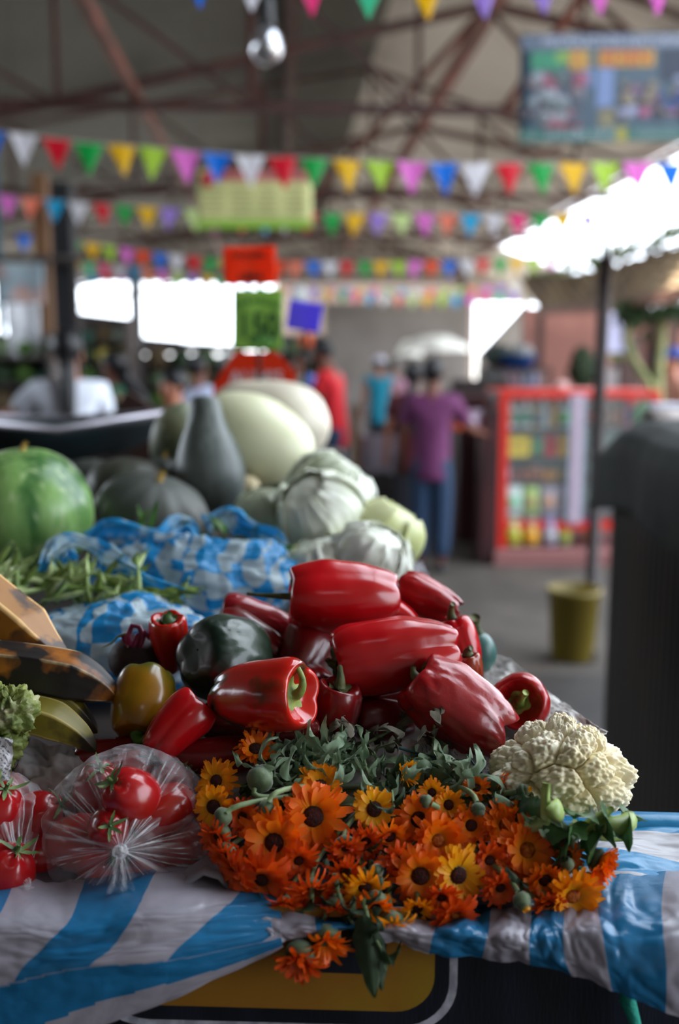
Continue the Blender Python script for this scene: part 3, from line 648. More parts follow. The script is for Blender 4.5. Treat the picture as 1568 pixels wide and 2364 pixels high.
def leaf_grid(L, W, curl=.3, frill=.1, seed=0., nu=9, nv=15, fold=.25, wave=3.0, shape=1.0, twist=0.0):
    """leaf from origin along +Y, upper side +Z"""
    g = []; tt = []
    for j in range(nv):
        v = j / (nv - 1); w = W * (math.sin(PI * min(1, v ** (.75 * shape) * .93 + .05)) ** .8) / 2; a = curl * v * 2.2; row = []
        y = L * (math.sin(a) / a if abs(a) > .01 else 1) * v; z = -L * v * (1 - math.cos(a)) / (a if abs(a) > .01 else 1)
        for i in range(nu):
            u = i / (nu - 1) * 2 - 1
            fr = frill * W * (abs(u) ** 2.2) * math.sin(v * wave * 9 + seed + u * 2) + frill * W * .8 * abs(u) * nz((u * 2, v * 5, 0), 1, seed)
            zz = z + fold * abs(u) * w + fr; xx = u * w * (1 + .1 * math.sin(v * 23 + seed))
            ct, st = math.cos(twist * v), math.sin(twist * v)
            row.append(Vector((xx * ct - (zz - z) * st, y, z + xx * st + (zz - z) * ct))); tt.append(max(0, 1 - abs(u) * 3.0))
        g.append(row)
    return g, tt
def put(g, M4): return [[M4 @ p for p in r] for r in g]
LET = mat('frilly_lettuce_leaf', 'a0a85a', .45, c2='55682a', ns=12, lo=.4, hi=.6, bump=.8, bs=70, bd=.004, tl=.25, c3='d0cba0', ns3=45)
t = thing('lettuce', 'frilly yellow-green lettuce head cut off by the left edge above the printed newspaper', 'lettuce', P(-45, 1655, .96))
for i in range(15):
    r = rnd.uniform(.016, .026); sd = i * 3.7; m = MB(); x_, z_ = rnd.uniform(-.05, .032), rnd.uniform(-.03, .03)
    m.ell((x_, rnd.uniform(-.02, .02), z_), (r, r * .8, r), seg=70, rings=46, fn=lambda p: 1 + .35 * nz(p, 3.2, sd) + .34 * (1 - 2.5 * abs(nz(p, 4.5, sd + 2))) + .10 * nz(p, 17, sd)); m.build('frilly_leaf', LET, t)

# ------------------------------------------------------------------ gingham bags of beans
HND = mat('thin_blue_handle_film', '30a4dc', .3, c2='c4dce6', ns=22, lo=.46, hi=.56, bump=.9, bs=60, bd=.004, tl=.35, alpha=.85)
def bag(label, x, y, d, rx, ry, rz, seed, handles, open_=None):
    k = d / FPX; c = P(x, y, d); t = thing('plastic_bag', label, 'plastic bag', c, 'gingham plastic bags of greens')
    m = MB()
    def fn(p):
        q = 1 + .13 * nz(p, 2.2, seed) + .09 * (1 - 2.2 * abs(noise.noise(Vector((p.x * 4 + seed, p.y * 4, p.z * 3))))) + .04 * (1 - 2.2 * abs(noise.noise(Vector((p.x * 13, p.y * 13 + seed, p.z * 8)))))
        if open_ and p.z > .2:
            dd = (Vector((p.x, p.y)) - Vector(open_[:2])).length
            if dd < open_[2]: q *= 1 - .32 * (1 - (dd / open_[2]) ** 2)
        return q
    m.ell((0, 0, 0), (rx * k, ry * k, rz * k), seg=110, rings=80, fn=fn); m.build('bag_body', GING, t)
    for h in handles:
        m = MB(); pts = [P(*q) - c for q in h[0]]; w = h[1]; g = []
        A = np.array([list(p) for p in pts]); n = 26
        for q in np.linspace(0, len(A) - 1, n):
            i = int(min(math.floor(q), len(A) - 2)); f = q - i; p0, p1, p2, p3 = A[max(i - 1, 0)], A[i], A[i + 1], A[min(i + 2, len(A) - 1)]
            g.append(Vector(.5 * ((2 * p1) + (-p0 + p2) * f + (2 * p0 - 5 * p1 + 4 * p2 - p3) * f * f + (-p0 + 3 * p1 - 3 * p2 + p3) * f ** 3)))
        rows = []; tt = []
        for i, p in enumerate(g):
            dr = (g[min(i + 1, n - 1)] - g[max(i - 1, 0)]).normalized(); side = dr.cross(CV(0, 0, 1)).normalized(); row = []
            for j in range(9):
                u = j / 8 * 2 - 1; ww = w * 1.35 * k * (1 + .3 * math.sin(i * .7 + seed)); row.append(p + side * u * ww / 2 + CV(0, .4, 1) * (.18 * ww * math.sin(u * 5 + i * .5) + .007 * nz((i * .6, u * 2, 0), 1.3, seed))); tt.append(u * .7 + .5 + i * .03)
            rows.append(row)
        m.grid(rows, t=tt); m.build('handle', HND, t, solid=.0006)
    return t
bag('blue gingham plastic bag of green beans, the nearer bag, behind the plantains', 235, 1490, 1.26, 235, 150, 112, 3.3,
    [([(100, 1320, 1.33), (118, 1270, 1.34), (160, 1246, 1.35), (215, 1258, 1.35), (270, 1295, 1.34), (345, 1345, 1.32), (420, 1385, 1.3)], 30), ([(170, 1330, 1.38), (162, 1290, 1.38), (150, 1262, 1.37), (112, 1300, 1.37), (95, 1345, 1.36)], 26)], (-.4, .1, .7))
bag('blue gingham plastic bag of leafy greens, the farther bag, below the dark pumpkins', 455, 1335, 1.5, 232, 130, 105, 9.3,
    [([(215, 1250, 1.52), (245, 1222, 1.52), (300, 1235, 1.5), (370, 1240, 1.5), (425, 1222, 1.52), (440, 1262, 1.5), (400, 1290, 1.46)], 40), ([(475, 1215, 1.55), (520, 1196, 1.55), (560, 1212, 1.54), (620, 1250, 1.53), (660, 1300, 1.52), (672, 1345, 1.5)], 40), ([(538, 1180, 1.54), (536, 1200, 1.54), (545, 1235, 1.53)], 14), ([(240, 1300, 1.45), (300, 1318, 1.44), (355, 1300, 1.44), (420, 1275, 1.46)], 28)], (.15, .3, .6))
# green beans
BEAN = mat('green_bean_pod', '9cb26e', .4, c2='b4c48c', ns=30); BEAND = mat('darker_green_bean_pod', '566e30', .4, c2='70863f', ns=30)
def bean(x, y, d, ax, L, label, M_, r=.005):
    t = thing('green_bean', label, 'green bean', P(x, y, d), 'green beans in the nearer gingham bag', aim(ax, rnd.random() * 6)); m = MB()
    c = rnd.uniform(-.5, .5); path = [Vector((L * c * .5 * (f * f), L * .1 * math.sin(f * 3), L * f)) for f in [i / 8 - .5 for i in range(9)]]
    m.tube(path, [.001, r * .75, r * 1.05, r * .95, r * 1.05, r, r * 1.05, r * .7, .0008], 8, sq=.7); m.build('pod', M_, t)
    s = MB(); s.tube([path[0], path[0] - Vector((.001, 0, .006))], [.0015, .0009], 5); s.build('tip', PST, t)
for i in range(64):
    x = rnd.uniform(-20, 330); f = rnd.random(); y = 1300 + f * 78 + (8 if x > 200 else 0); d = 1.37 - f * .09
    if x > 120 and rnd.random() < .5: y += 10
    bean(x, y, d, CV(rnd.uniform(-1, 1), rnd.uniform(-.9, .9), rnd.uniform(-.6, .6)), rnd.uniform(.05, .085), 'green bean pod lying loose at the top of the nearer gingham bag', BEAN if rnd.random() < .65 else BEAND)
for i in range(8):
    bean(rnd.uniform(340, 440), rnd.uniform(1362, 1380), 1.3, CV(rnd.uniform(-1, 1), rnd.uniform(-.2, .2), .1), .06, 'green bean pod lying loose at the top of the nearer gingham bag', BEAND)
GLEAF = mat('loose_green_leaf', '4c7030', .45, c2='2c4a1c', ns=20, bump=.3, bs=60, tl=.3)
for i in range(46):
    x, y = (rnd.uniform(400, 640), rnd.uniform(1222, 1290)) if i < 34 else (rnd.uniform(315, 380), rnd.uniform(1205, 1250)) if i < 40 else (rnd.uniform(280, 350), rnd.uniform(1262, 1280))
    y = max(y, 1222 + max(0, x - 560) * .6)
    g, tt = leaf_grid(rnd.uniform(.03, .055), rnd.uniform(.008, .018), rnd.uniform(-.3, .6), .08, i)
    m = MB(); m.grid(g, t=tt); t = m.build('leafy_green', GLEAF); t.location = P(x, y, 1.55 + rnd.uniform(-.03, .02)); t.rotation_mode = 'QUATERNION'
    t.rotation_quaternion = aim(CV(rnd.uniform(-1, 1), rnd.uniform(-.6, 1), rnd.uniform(-.4, .9)), rnd.random() * 6) @ Quaternion((1, 0, 0), PI / 2)
    tag(t, 'narrow green leaf sticking out of the farther gingham bag', 'leaf', 'leafy greens in the farther gingham bag')

# ------------------------------------------------------------------ melons, pumpkins, gourds
MELON = mat('mottled_green_melon_rind', '7aa05a', .28, c2='35602c', ns=3.0, lo=.42, hi=.62, c3='a3b982', ns3=14, lo3=.55, hi3=.75, stretch=(6, 6, 1.4), bump=.25, bs=14, bd=.004)
gourd('watermelon', 'big round green watermelon with pale streaks at the left edge', 58, 1182, 1.68, oval(158, 146, .05), (.03, 1, .25), MELON, 'watermelon', group=None, seed=1.1, stem=.012, ribs=9, rib=.03)
GREYG = mat('grey_green_gourd_rind', '4a5250', .42, c2='666c68', ns=3, stretch=(5, 5, 1), bump=.3, bs=22, bd=.003, c3='3a413c', ns3=18)
gourd('pear_squash', 'grey-green pear-shaped squash standing upright with a narrow neck', 483, 1065, 1.98, [(2, -128), (48, -120), (72, -88), (80, -45), (76, 0), (62, 45), (46, 85), (38, 115), (34, 135), (25, 146), (2, 150)], (-.06, 1, .05), GREYG, seed=2.2)
PALE = mat('cream_green_gourd_rind', 'e0e0bc', .35, c2='cfd0a8', ns=4, c3='9a8f66', ns3=9, lo3=.66, hi3=.74, bump=.1, bs=20)
PALE2 = mat('light_green_gourd_rind', 'b6bf9c', .35, c2='ccd2b4', ns=3); BEIGE = mat('beige_gourd_rind', 'd8cfba', .4, c2='c4baa4', ns=2.5)
gourd('pale_squash', 'long cream-green squash with a brown scar lying in front of the other pale squashes', 590, 1020, 2.1, [(2, -150), (50, -140), (85, -105), (104, -50), (108, 0), (98, 50), (76, 95), (46, 125), (2, 140)], (1, -.35, .25), PALE, seed=3.3)
gourd('pale_squash', 'light green squash partly hidden behind the cream-green squash', 575, 975, 2.3, oval(62, 110), (1, -.2, .1), PALE2, seed=4.3)
gourd('pale_squash', 'largest beige squash at the very back below the red-orange sign', 622, 972, 2.55, [(2, -140), (50, -128), (78, -90), (90, -40), (96, 20), (92, 70), (74, 108), (40, 132), (2, 140)], (1, -.22, .3), BEIGE, seed=5.3)
gourd('pale_squash', 'dull olive squash standing left of the grey pear-shaped squash', 405, 1010, 2.25, oval(55, 85), (.35, 1, .1), mat('dull_olive_rind', '84876a', .45, c2='5f6a58', ns=6), seed=6.3)
gourd('pale_squash', 'small cream squash between the grey squash and the cabbages', 568, 1128, 2.0, oval(30, 34), (1, .2, .1), mat('small_cream_rind', 'c8b890', .5), seed=6.9)
DARKP = mat('dark_grey_green_pumpkin_rind', '343a34', .5, c2='55564f', ns=4, lo=.35, hi=.75, bump=.4, bs=20, bd=.004)
gourd('pumpkin', 'ribbed dark grey-green pumpkin directly above the farther gingham bag', 352, 1185, 1.8, oval(136, 84, .1), (.25, .9, .35), DARKP, 'pumpkin', ribs=11, rib=.10, seed=7.1, stem=.016)
gourd('pumpkin', 'dark pumpkin with an orange patch behind the ribbed one', 295, 1128, 1.98, oval(96, 72, .1), (.1, 1, .2), mat('pumpkin_rind_with_orange_patch', '3a3c30', .5, c2='9a5a20', ns=2.2, lo=.55, hi=.62, bump=.3, bs=20), 'pumpkin', ribs=10, rib=.06, seed=8.1)
gourd('pumpkin', 'small dark grey pumpkin left of the foot of the pear-shaped squash', 378, 1090, 2.05, oval(52, 34, .1), (.1, 1, .2), DARKP, 'pumpkin', ribs=9, rib=.1, seed=9.1, stem=.012)
gourd('pumpkin', 'shaded pumpkin at the back left under the metal tray', 215, 1110, 2.15, oval(70, 50, .1), (.1, 1, .2), DARKP, 'pumpkin', ribs=9, rib=.1, seed=10.1)

# ------------------------------------------------------------------ cabbages
CAB = mat('pale_cabbage_leaf', 'f0f2e6', .38, c2='dde2c8', ns=7, bump=.35, bs=26, bd=.004, tl=.12, c3='f6f7f0', ns3=16); CABY = mat('yellow_green_cabbage_leaf', 'e4e6b4', .4, c2='c8ce8c', ns=5, bump=.35, bs=22, bd=.004, tl=.1)
CABG = mat('greyish_cabbage_leaf', 'b5bba2', .4, c2='9fa68c', ns=4, bump=.3, bs=22, bd=.003)
def cabbage(x, y, d, rx, ry, label, M1, M2, seed, axis=(0, 1, .2), nl=5, crumple=.05):
    k = d / FPX; t = thing('cabbage', label, 'cabbage', P(x, y, d), 'cabbages piled behind the peppers', aim(CV(*axis), seed))
    m = MB(); R = (rx * k, rx * k, ry * k)
    m.ell((0, 0, 0), (R[0] * .96, R[1] * .96, R[2] * .96), seg=64, rings=44, fn=lambda p: 1 + .05 * nz(p, 2.4, seed) + crumple * .5 * nz(p, 6, seed)); m.build('head', M1, t)
    for i in range(nl):
        a0 = 2 * PI * i / nl + seed; sp = .95; m = MB(); g = []; tt = []
        for j in range(34):
            v = j / 33; ph = PI * (.97 - .80 * v); row = []; half = sp * (math.sin(PI * (.12 + .80 * v)) ** .6) * 1.05
            for q in range(34):
                u = q / 33 * 2 - 1; th = a0 + u * half / max(.35, math.sin(ph)) * .8
                e = max(abs(u), v * .9) ** 6; vein = .012 * math.exp(-(u / .05) ** 2) + .008 * (1 - abs(math.sin((v * 5 - abs(u) * 2.2) * PI)) ** .4)
                lift = 1.0 + .025 + .012 * (i % 3) + .10 * e + vein + crumple * (noise.noise(Vector((u * 3 + seed, v * 4, i))) + .6 * noise.noise(Vector((u * 9 + seed, v * 10, i)))) * (.4 + .8 * e)
                row.append(Vector((R[0] * lift * math.sin(ph) * math.cos(th), R[1] * lift * math.sin(ph) * math.sin(th), R[2] * lift * math.cos(ph))))
            g.append(row)
        m.grid(g); m.build('outer_leaf', M2 if i % 2 else M1, t, solid=.0008)
    return t
cabbage(625, 1205, 1.72, 84, 84, 'greyish smooth cabbage at the left of the cabbage pile', CABG, CABG, 1.1, (-.3, 1, .3), 4, .03)
cabbage(742, 1190, 1.66, 98, 96, 'white cabbage with a raised midrib, middle of the pile', CAB, CAB, 2.6, (-.5, .7, .6), 5, .08)
cabbage(760, 1135, 1.85, 100, 84, 'white cabbage at the top back of the pile', CAB, CABG, 3.9, (.6, .8, .1), 5, .06)
cabbage(892, 1240, 1.66, 84, 78, 'smooth yellow-green cabbage at the right end of the pile', CABY, CABY, 5.2, (.5, .8, .1), 3, .02)
cabbage(745, 1305, 1.55, 95, 62, 'low white cabbage just behind the topmost pepper', CAB, CABY, 6.6, (-.3, 1, .2), 5, .12)
cabbage(862, 1290, 1.52, 88, 72, 'crumpled white cabbage in front of the yellow-green one', CAB, CAB, 7.7, (.5, .9, .4), 6, .15)
m = patch((P(900, 1370, 1.5), P(1000, 1350, 1.5), P(975, 1300, 1.62), P(900, 1300, 1.6)), 20, 14, .008, 3.0); m.solo('plastic_scrap', mat('grey_thin_plastic', 'a5a2ad', .3, tl=.3), 'scrap of grey plastic right of the crumpled cabbage', 'plastic scrap', solid=.0006)

# ------------------------------------------------------------------ cauliflower
CURD = mat('cauliflower_curd', 'eee6cc', .6, c2='dfd3aa', ns=14, c3='7a6a4a', ns3=40, lo3=.70, hi3=.76, bump=.5, bs=160, bd=.0012, sss=.15)
def cauliflower():
    d = .93; k = d / FPX; c = P(1290, 1778, d); t = thing('cauliflower', 'cream cauliflower head with green leaf stubs at the right end of the front shelf', 'cauliflower', c)
    fl = [(-.42, .62, .55, .40), (.10, .55, .80, .36), (-.85, .05, .45, .36), (-.15, .0, 1.0, .42), (.40, .25, .85, .40), (.62, -.25, .75, .44), (.15, -.45, .88, .40), (-.45, -.35, .85, .38), (.86, .15, .3, .36), (.5, .75, .2, .36), (0, .95, .1, .36), (-.5, .8, -.2, .36), (-.9, .4, -.1, .36), (.9, -.4, .1, .36), (.5, .6, -.6, .4), (-.4, .5, -.8, .4), (.0, -.9, .35, .38), (-.75, -.55, .3, .36), (.95, .45, -.2, .3), (-.70, .45, .55, .28), (.32, .80, .50, .28)]
    F = [(Vector((a, b, e)).normalized(), s) for a, b, e, s in fl]
    m = MB(); g = []; seg, rings = 300, 190
    for i in range(rings + 1):
        ph = PI * (.001 + .998 * i / rings); row = []
        for j in range(seg):
            th = 2 * PI * j / seg; p = Vector((math.sin(ph) * math.cos(th), math.cos(ph), math.sin(ph) * math.sin(th)))
            h = 0; ds = sorted([((p - f).length / s) for f, s in F])[:2]
            h += .20 * math.exp(-(ds[0]) ** 2 * .9) - .13 * math.exp(-((ds[1] - ds[0]) / .10) ** 2)
            q = p + .05 * Vector((nz(p, 3, 1), nz(p, 3, 5), nz(p, 3, 9)))
            v1 = noise.voronoi(q * 5.2)[0]; v2 = noise.voronoi(q * 12 + Vector((3, 1, 2)))[0]; v3 = noise.voronoi(q * 27)[0]
            h += -.115 * min(1, v1[0]) ** 2 - .105 * min(1, v2[0]) ** 2 - .035 * v3[0] + .05 * nz(p, 2.2, 3) + .05
            r = .86 + h; y = p.y * r; 
            if y < -.55: y = -.55 + (y + .55) * .25
            shx = 1 - .28 * max(0, y) - .0 * y
            row.append(CV(p.x * r * 172 * k * shx + .03 * 172 * k * y, y * 128 * k + (-.18 * p.x * 60 * k if p.x > 0 else -.25 * abs(p.x) * 60 * k), p.z * r * 135 * k))
        g.append(row)
    m.grid(g, cv=True); m.build('curd', CURD, t)
    RIBM = mat('pale_green_leaf_rib', '93ab5c', .4, c2='b2c284', ns=20, bump=.2, bs=40, tl=.1); CL = mat('cauliflower_leaf', '466a3a', .45, c2='24432a', ns=14, bump=.5, bs=50, bd=.003, tl=.2, c3='86a056', ns3=18, lo3=.6, hi3=.7)
    ribs = [([(1290, 1935, .88), (1350, 1915, .865), (1395, 1880, .855), (1412, 1868, .86)], [.007, .010, .008, .004], .6), ([(1380, 1900, .86), (1420, 1912, .85), (1455, 1900, .86), (1450, 1880, .87)], [.010, .013, .011, .006], .7), ([(1262, 1885, .845), (1258, 1850, .842), (1262, 1808, .845)], [.010, .008, .007], .5),
            ([(1225, 1905, .86), (1262, 1890, .85), (1300, 1915, .855), (1290, 1945, .87)], [.011, .014, .012, .007], .6), ([(1270, 1855, .84), (1282, 1868, .838), (1292, 1880, .842)], [.010, .013, .008], .6), ([(1320, 1900, .87), (1380, 1930, .86), (1440, 1930, .87)], [.006, .009, .006], .6)]
    for pts, rad, sq in ribs:
        m = MB(); m.tube([P(*q) - c for q in pts], rad, 12, sq=sq); m.build('leaf_rib', RIBM, t, sub=1)
    for i, (x, y, dd, L, W, ax, rl) in enumerate(((1420, 1925, .85, .05, .05, (1, .1, .2), 0), (1385, 1915, .85, .045, .05, (.9, .5, .3), .6), (1330, 1890, .85, .04, .04, (.4, 1, .3), 2.5), (1345, 1930, .86, .06, .05, (.8, -.3, .5), 1.5), (1310, 1905, .85, .05, .05, (-.3, .5, .8), 2.9), (1290, 1925, .87, .055, .05, (-.9, -.1, .3), .4), (1395, 1890, .86, .04, .03, (.6, -.9, .3), .2), (1455, 1895, .88, .04, .035, (.3, .9, .2), 1.1), (1240, 1895, .86, .05, .05, (-.9, .5, .3), .9), (1275, 1945, .85, .06, .04, (.9, -.1, .4), .4))):
        g, tt = leaf_grid(L * .55, W * .8, .9, .16, i * 2.1, 17, 23, .25, .9, shape=1.35)
        q = aim(CV(*ax), rl) @ Quaternion((1, 0, 0), PI / 2); M4 = Matrix.Translation(P(x, y, dd) - c) @ q.to_matrix().to_4x4()
        m = MB(); m.grid(put(g, M4), t=tt); m.build('leaf', CL, t)
    return t
cauliflower()

# ------------------------------------------------------------------ bagged tomatoes
TOM = mat('ripe_tomato_skin', '9c1216', .22, c2='9a2a14', ns=9, lo=.5, hi=.8, coat=.3); CALX = mat('tomato_calyx', '3f5c2c', .5, c2='6c8048', ns=60)
def tomato(x, y, d, r, axis, label, st=1.4, group='tomatoes inside the larger bag', cal=True):
    k = d / FPX; t = thing('tomato', label, 'tomato', P(x, y, d + .01), group, aim(CV(*axis), rnd.random() * 6)); R = r * k * 1.16
    m = MB(); m.ell((0, 0, 0), (R, R, R * st), seg=40, rings=26, fn=lambda p: (1 + .03 * math.cos(5 * math.atan2(p.y, p.x)) * abs(p.z) - .10 * math.exp(-((1 - p.z) / .08)))); m.build('fruit', TOM, t)
    if cal:
        m = MB(); z = R * st * .93
        for i in range(6):
            a = 2 * PI * i / 6 + rnd.random() * .4; g, tt = leaf_grid(R * rnd.uniform(.6, .95), R * .16, rnd.uniform(-.9, .6), .05, i, 3, 8, .3)
            m.grid(put(g, Matrix.Translation((0, 0, z)) @ Matrix.Rotation(a, 4, 'Z')), t=tt)
        m.tube([(0, 0, z - .002), (0, .001, z + R * .25)], [R * .08, R * .06], 6); m.build('calyx', CALX, t)
    return t
def tbag(name_label, cx, cy, d, R, squash, seed, knot, tilt=(0, 0, 1), npl=26):
    k = d / FPX; c = P(cx, cy, d); kp = P(*knot) - c; ax = kp.normalized(); q = ax.to_track_quat('Z', 'Y'); Lk = kp.length
    t = thing('tomato_bag', name_label, 'plastic bag', c, 'knotted clear bags of tomatoes'); m = MB(); g = []; tt = []; seg = 300; rings = 120
    for i in range(rings + 1):
        f = i / rings; ph = PI * f; row = []
        for j in range(seg):
            th = 2 * PI * j / seg
            base = Vector((math.sin(ph) * math.cos(th), math.sin(ph) * math.sin(th), math.cos(ph)))
            gather = math.exp(-(ph / .95) ** 2)
            pl = math.sin(th * npl / 2 + 2.2 * noise.noise(Vector((math.cos(th) * 2, math.sin(th) * 2, seed)))) * .5 + .5 * math.sin(th * npl * .83 + seed)
            rr = R * k * (1 + .055 * nz(base, 1.8, seed) + .018 * nz(base, 6, seed) + .018 * (1 - 2.4 * abs(nz(base, 5, seed + 3))) + .05 * pl * (gather + .06))
            p = base * rr
            if ph < 1.1:  # pulled in and out to the knot
                w = (1 - ph / 1.1) ** 2.0; target = Vector((0, 0, Lk)); p = Vector((p.x * (1 - .72 * w), p.y * (1 - .72 * w), p.z * (1 - w) + (Lk * (1 - .25 * (ph / 1.1))) * w - .15 * rr * math.sin(PI * ph / 1.1)))
            p = q @ p; up = p.dot(CV(0, 1, 0)); p -= CV(0, 1, 0) * up * (1 - squash[1]); r_ = p.x; p.x *= squash[0]
            fine = abs(noise.noise(Vector((math.cos(th) * 9, math.sin(th) * 9, ph * .7 + seed)))); tt.append(.55 * max(0, 1 - fine * 9) * min(1, gather * 1.6 + .12) + .22 * max(0, pl - .4) * gather + .10 * max(0, nz(base, 2.2, seed + 6)))
            row.append(p)
        g.append(row)
    m.grid(g, cv=True, t=tt); m.build('film', FILM, t)
    m = MB(); m.ell(kp, (.0065, .0065, .006), seg=24, rings=16, fn=lambda p: 1 + .3 * nz(p, 3, seed) + .12 * nz(p, 9, seed)); m.build('knot', FILMK, t)
    m = MB(); g = []
    for i in range(14):
        f = i / 13; row = []
        for j in range(12):
            u = j / 11 * 2 - 1; w = .004 + .009 * f; row.append(kp + CV(u * w + .003 * f, -.004 - .030 * f, .004 + .004 * math.sin(u * 7 + f * 2) + .002 * math.sin(f * 9)))
        g.append(row)
    m.grid(g); m.build('bag_tail', FILMK, t); return t
tbag('clear plastic bag of tomatoes knotted at the front, left of the marigolds', 302, 1926, .93, 196, (1.0, 1.0), 1.7, (278, 1965, .845))
tbag('clear plastic bag of tomatoes cut off by the left edge', -40, 1935, .93, 160, (1.1, .95), 4.7, (60, 2060, .86))
# extra creased top of the big bag
TL = [(228, 1830, .93, 52, (.2, 1, .5), 'tomato at the upper left inside the knotted bag, stem end up'), (310, 1845, .885, 58, (-.5, .7, .7), 'brightest tomato near the top of the knotted bag'), (378, 1872, .895, 52, (-.9, -.3, .5), 'tomato at the upper right of the knotted bag'),
      (190, 1945, .90, 60, (.9, .1, .4), 'tomato at the left side of the knotted bag'), (250, 1912, .875, 44, (.3, .4, 1), 'tomato above and left of the knot'), (410, 1950, .91, 56, (-.8, .4, .2), 'tomato at the right side of the knotted bag'), (228, 2030, .90, 54, (.5, .8, .5), 'tomato at the lower left of the knotted bag'),
      (345, 2042, .895, 56, (-.6, .9, .3), 'tomato at the bottom right of the knotted bag'), (310, 1960, .93, 52, (-.2, .5, -1), 'tomato behind the knot of the bag'), (285, 2065, .92, 44, (1, 0, .1), 'tomato at the very bottom of the knotted bag'), (390, 1815, .95, 46, (.5, .5, .2), 'tomato at the upper back right of the knotted bag'), (295, 1790, .96, 46, (.6, .4, .1), 'tomato at the upper back of the knotted bag')]
TL += [(255, 1985, .94, 56, (.4, .8, .4), 'tomato half hidden left of the knot'), (355, 1990, .93, 58, (-.5, .5, .5), 'tomato half hidden right of the knot'), (178, 1885, .96, 50, (.3, .9, .1), 'shaded tomato at the far left of the knotted bag'), (428, 1890, .95, 46, (.5, .6, .2), 'tomato touching the film beside the yellow-orange marigold'), (335, 1915, .91, 46, (-.4, .3, .9), 'tomato just above and right of the knot'), (282, 2025, .91, 46, (.1, .4, .8), 'tomato under the tail of the knot')]
for x, y, d, r, ax, lb in TL: tomato(x, y, d, r, ax, lb)
for x, y, d, r, ax, lb in ((-20, 1890, .90, 60, (.5, .9, .3), 'upper tomato inside the bag at the left edge'), (70, 1900, .92, 58, (.8, .5, .1), 'upper right tomato inside the bag at the left edge'), (75, 1975, .91, 52, (.9, .1, .2), 'right tomato inside the bag at the left edge'), (5, 2030, .875, 62, (.3, .5, .2), 'front tomato low inside the bag at the left edge'), (-60, 1975, .90, 56, (0, 1, .2), 'leftmost tomato inside the bag at the left edge'), (20, 1850, .95, 46, (0, 1, .2), 'back tomato at the top of the bag at the left edge')):
    tomato(x, y, d, r, ax, lb, group='tomatoes inside the left bag')

# ------------------------------------------------------------------ marigolds
PT_O = mat('orange_petal', 'ffffff', .5, attr=[(0, 'f0a010'), (.35, 'f88a08'), (1, 'ee6206')], c2='f88c10', ns=60, lo=.5, hi=.8, tl=.30)
PT_Y = mat('yellow_orange_petal', 'ffffff', .5, attr=[(0, 'f0b010'), (.5, 'faac08'), (1, 'f48a06')], tl=.30)
PT_R = mat('deep_orange_petal', 'ffffff', .5, attr=[(0, 'c05a0a'), (.4, 'e05a08'), (1, 'd84806')], tl=.25)
PT_G = mat('golden_petal', 'ffffff', .5, attr=[(0, 'f8bc10'), (.5, 'fcbc0c'), (1, 'f8a40a')], tl=.30)
DISC = mat('dark_brown_flower_eye', '2a0d0a', .8, c2='481408', ns=300, bump=1.0, bs=500, bd=.002); DISCO = mat('orange_flower_eye', 'b8640a', .7, c2='8a3c08', ns=250, bump=1.0, bs=500, bd=.002)
CAL = mat('marigold_calyx', '3a4c2e', .6, c2='5a6c4a', ns=60, bump=.4, bs=120, sheen=.3); STM = mat('marigold_stem', '5e7448', .55, c2='788c5c', ns=40, bump=.3, bs=100, sheen=.2)
BUNCH = P(890, 1815, 1.0)
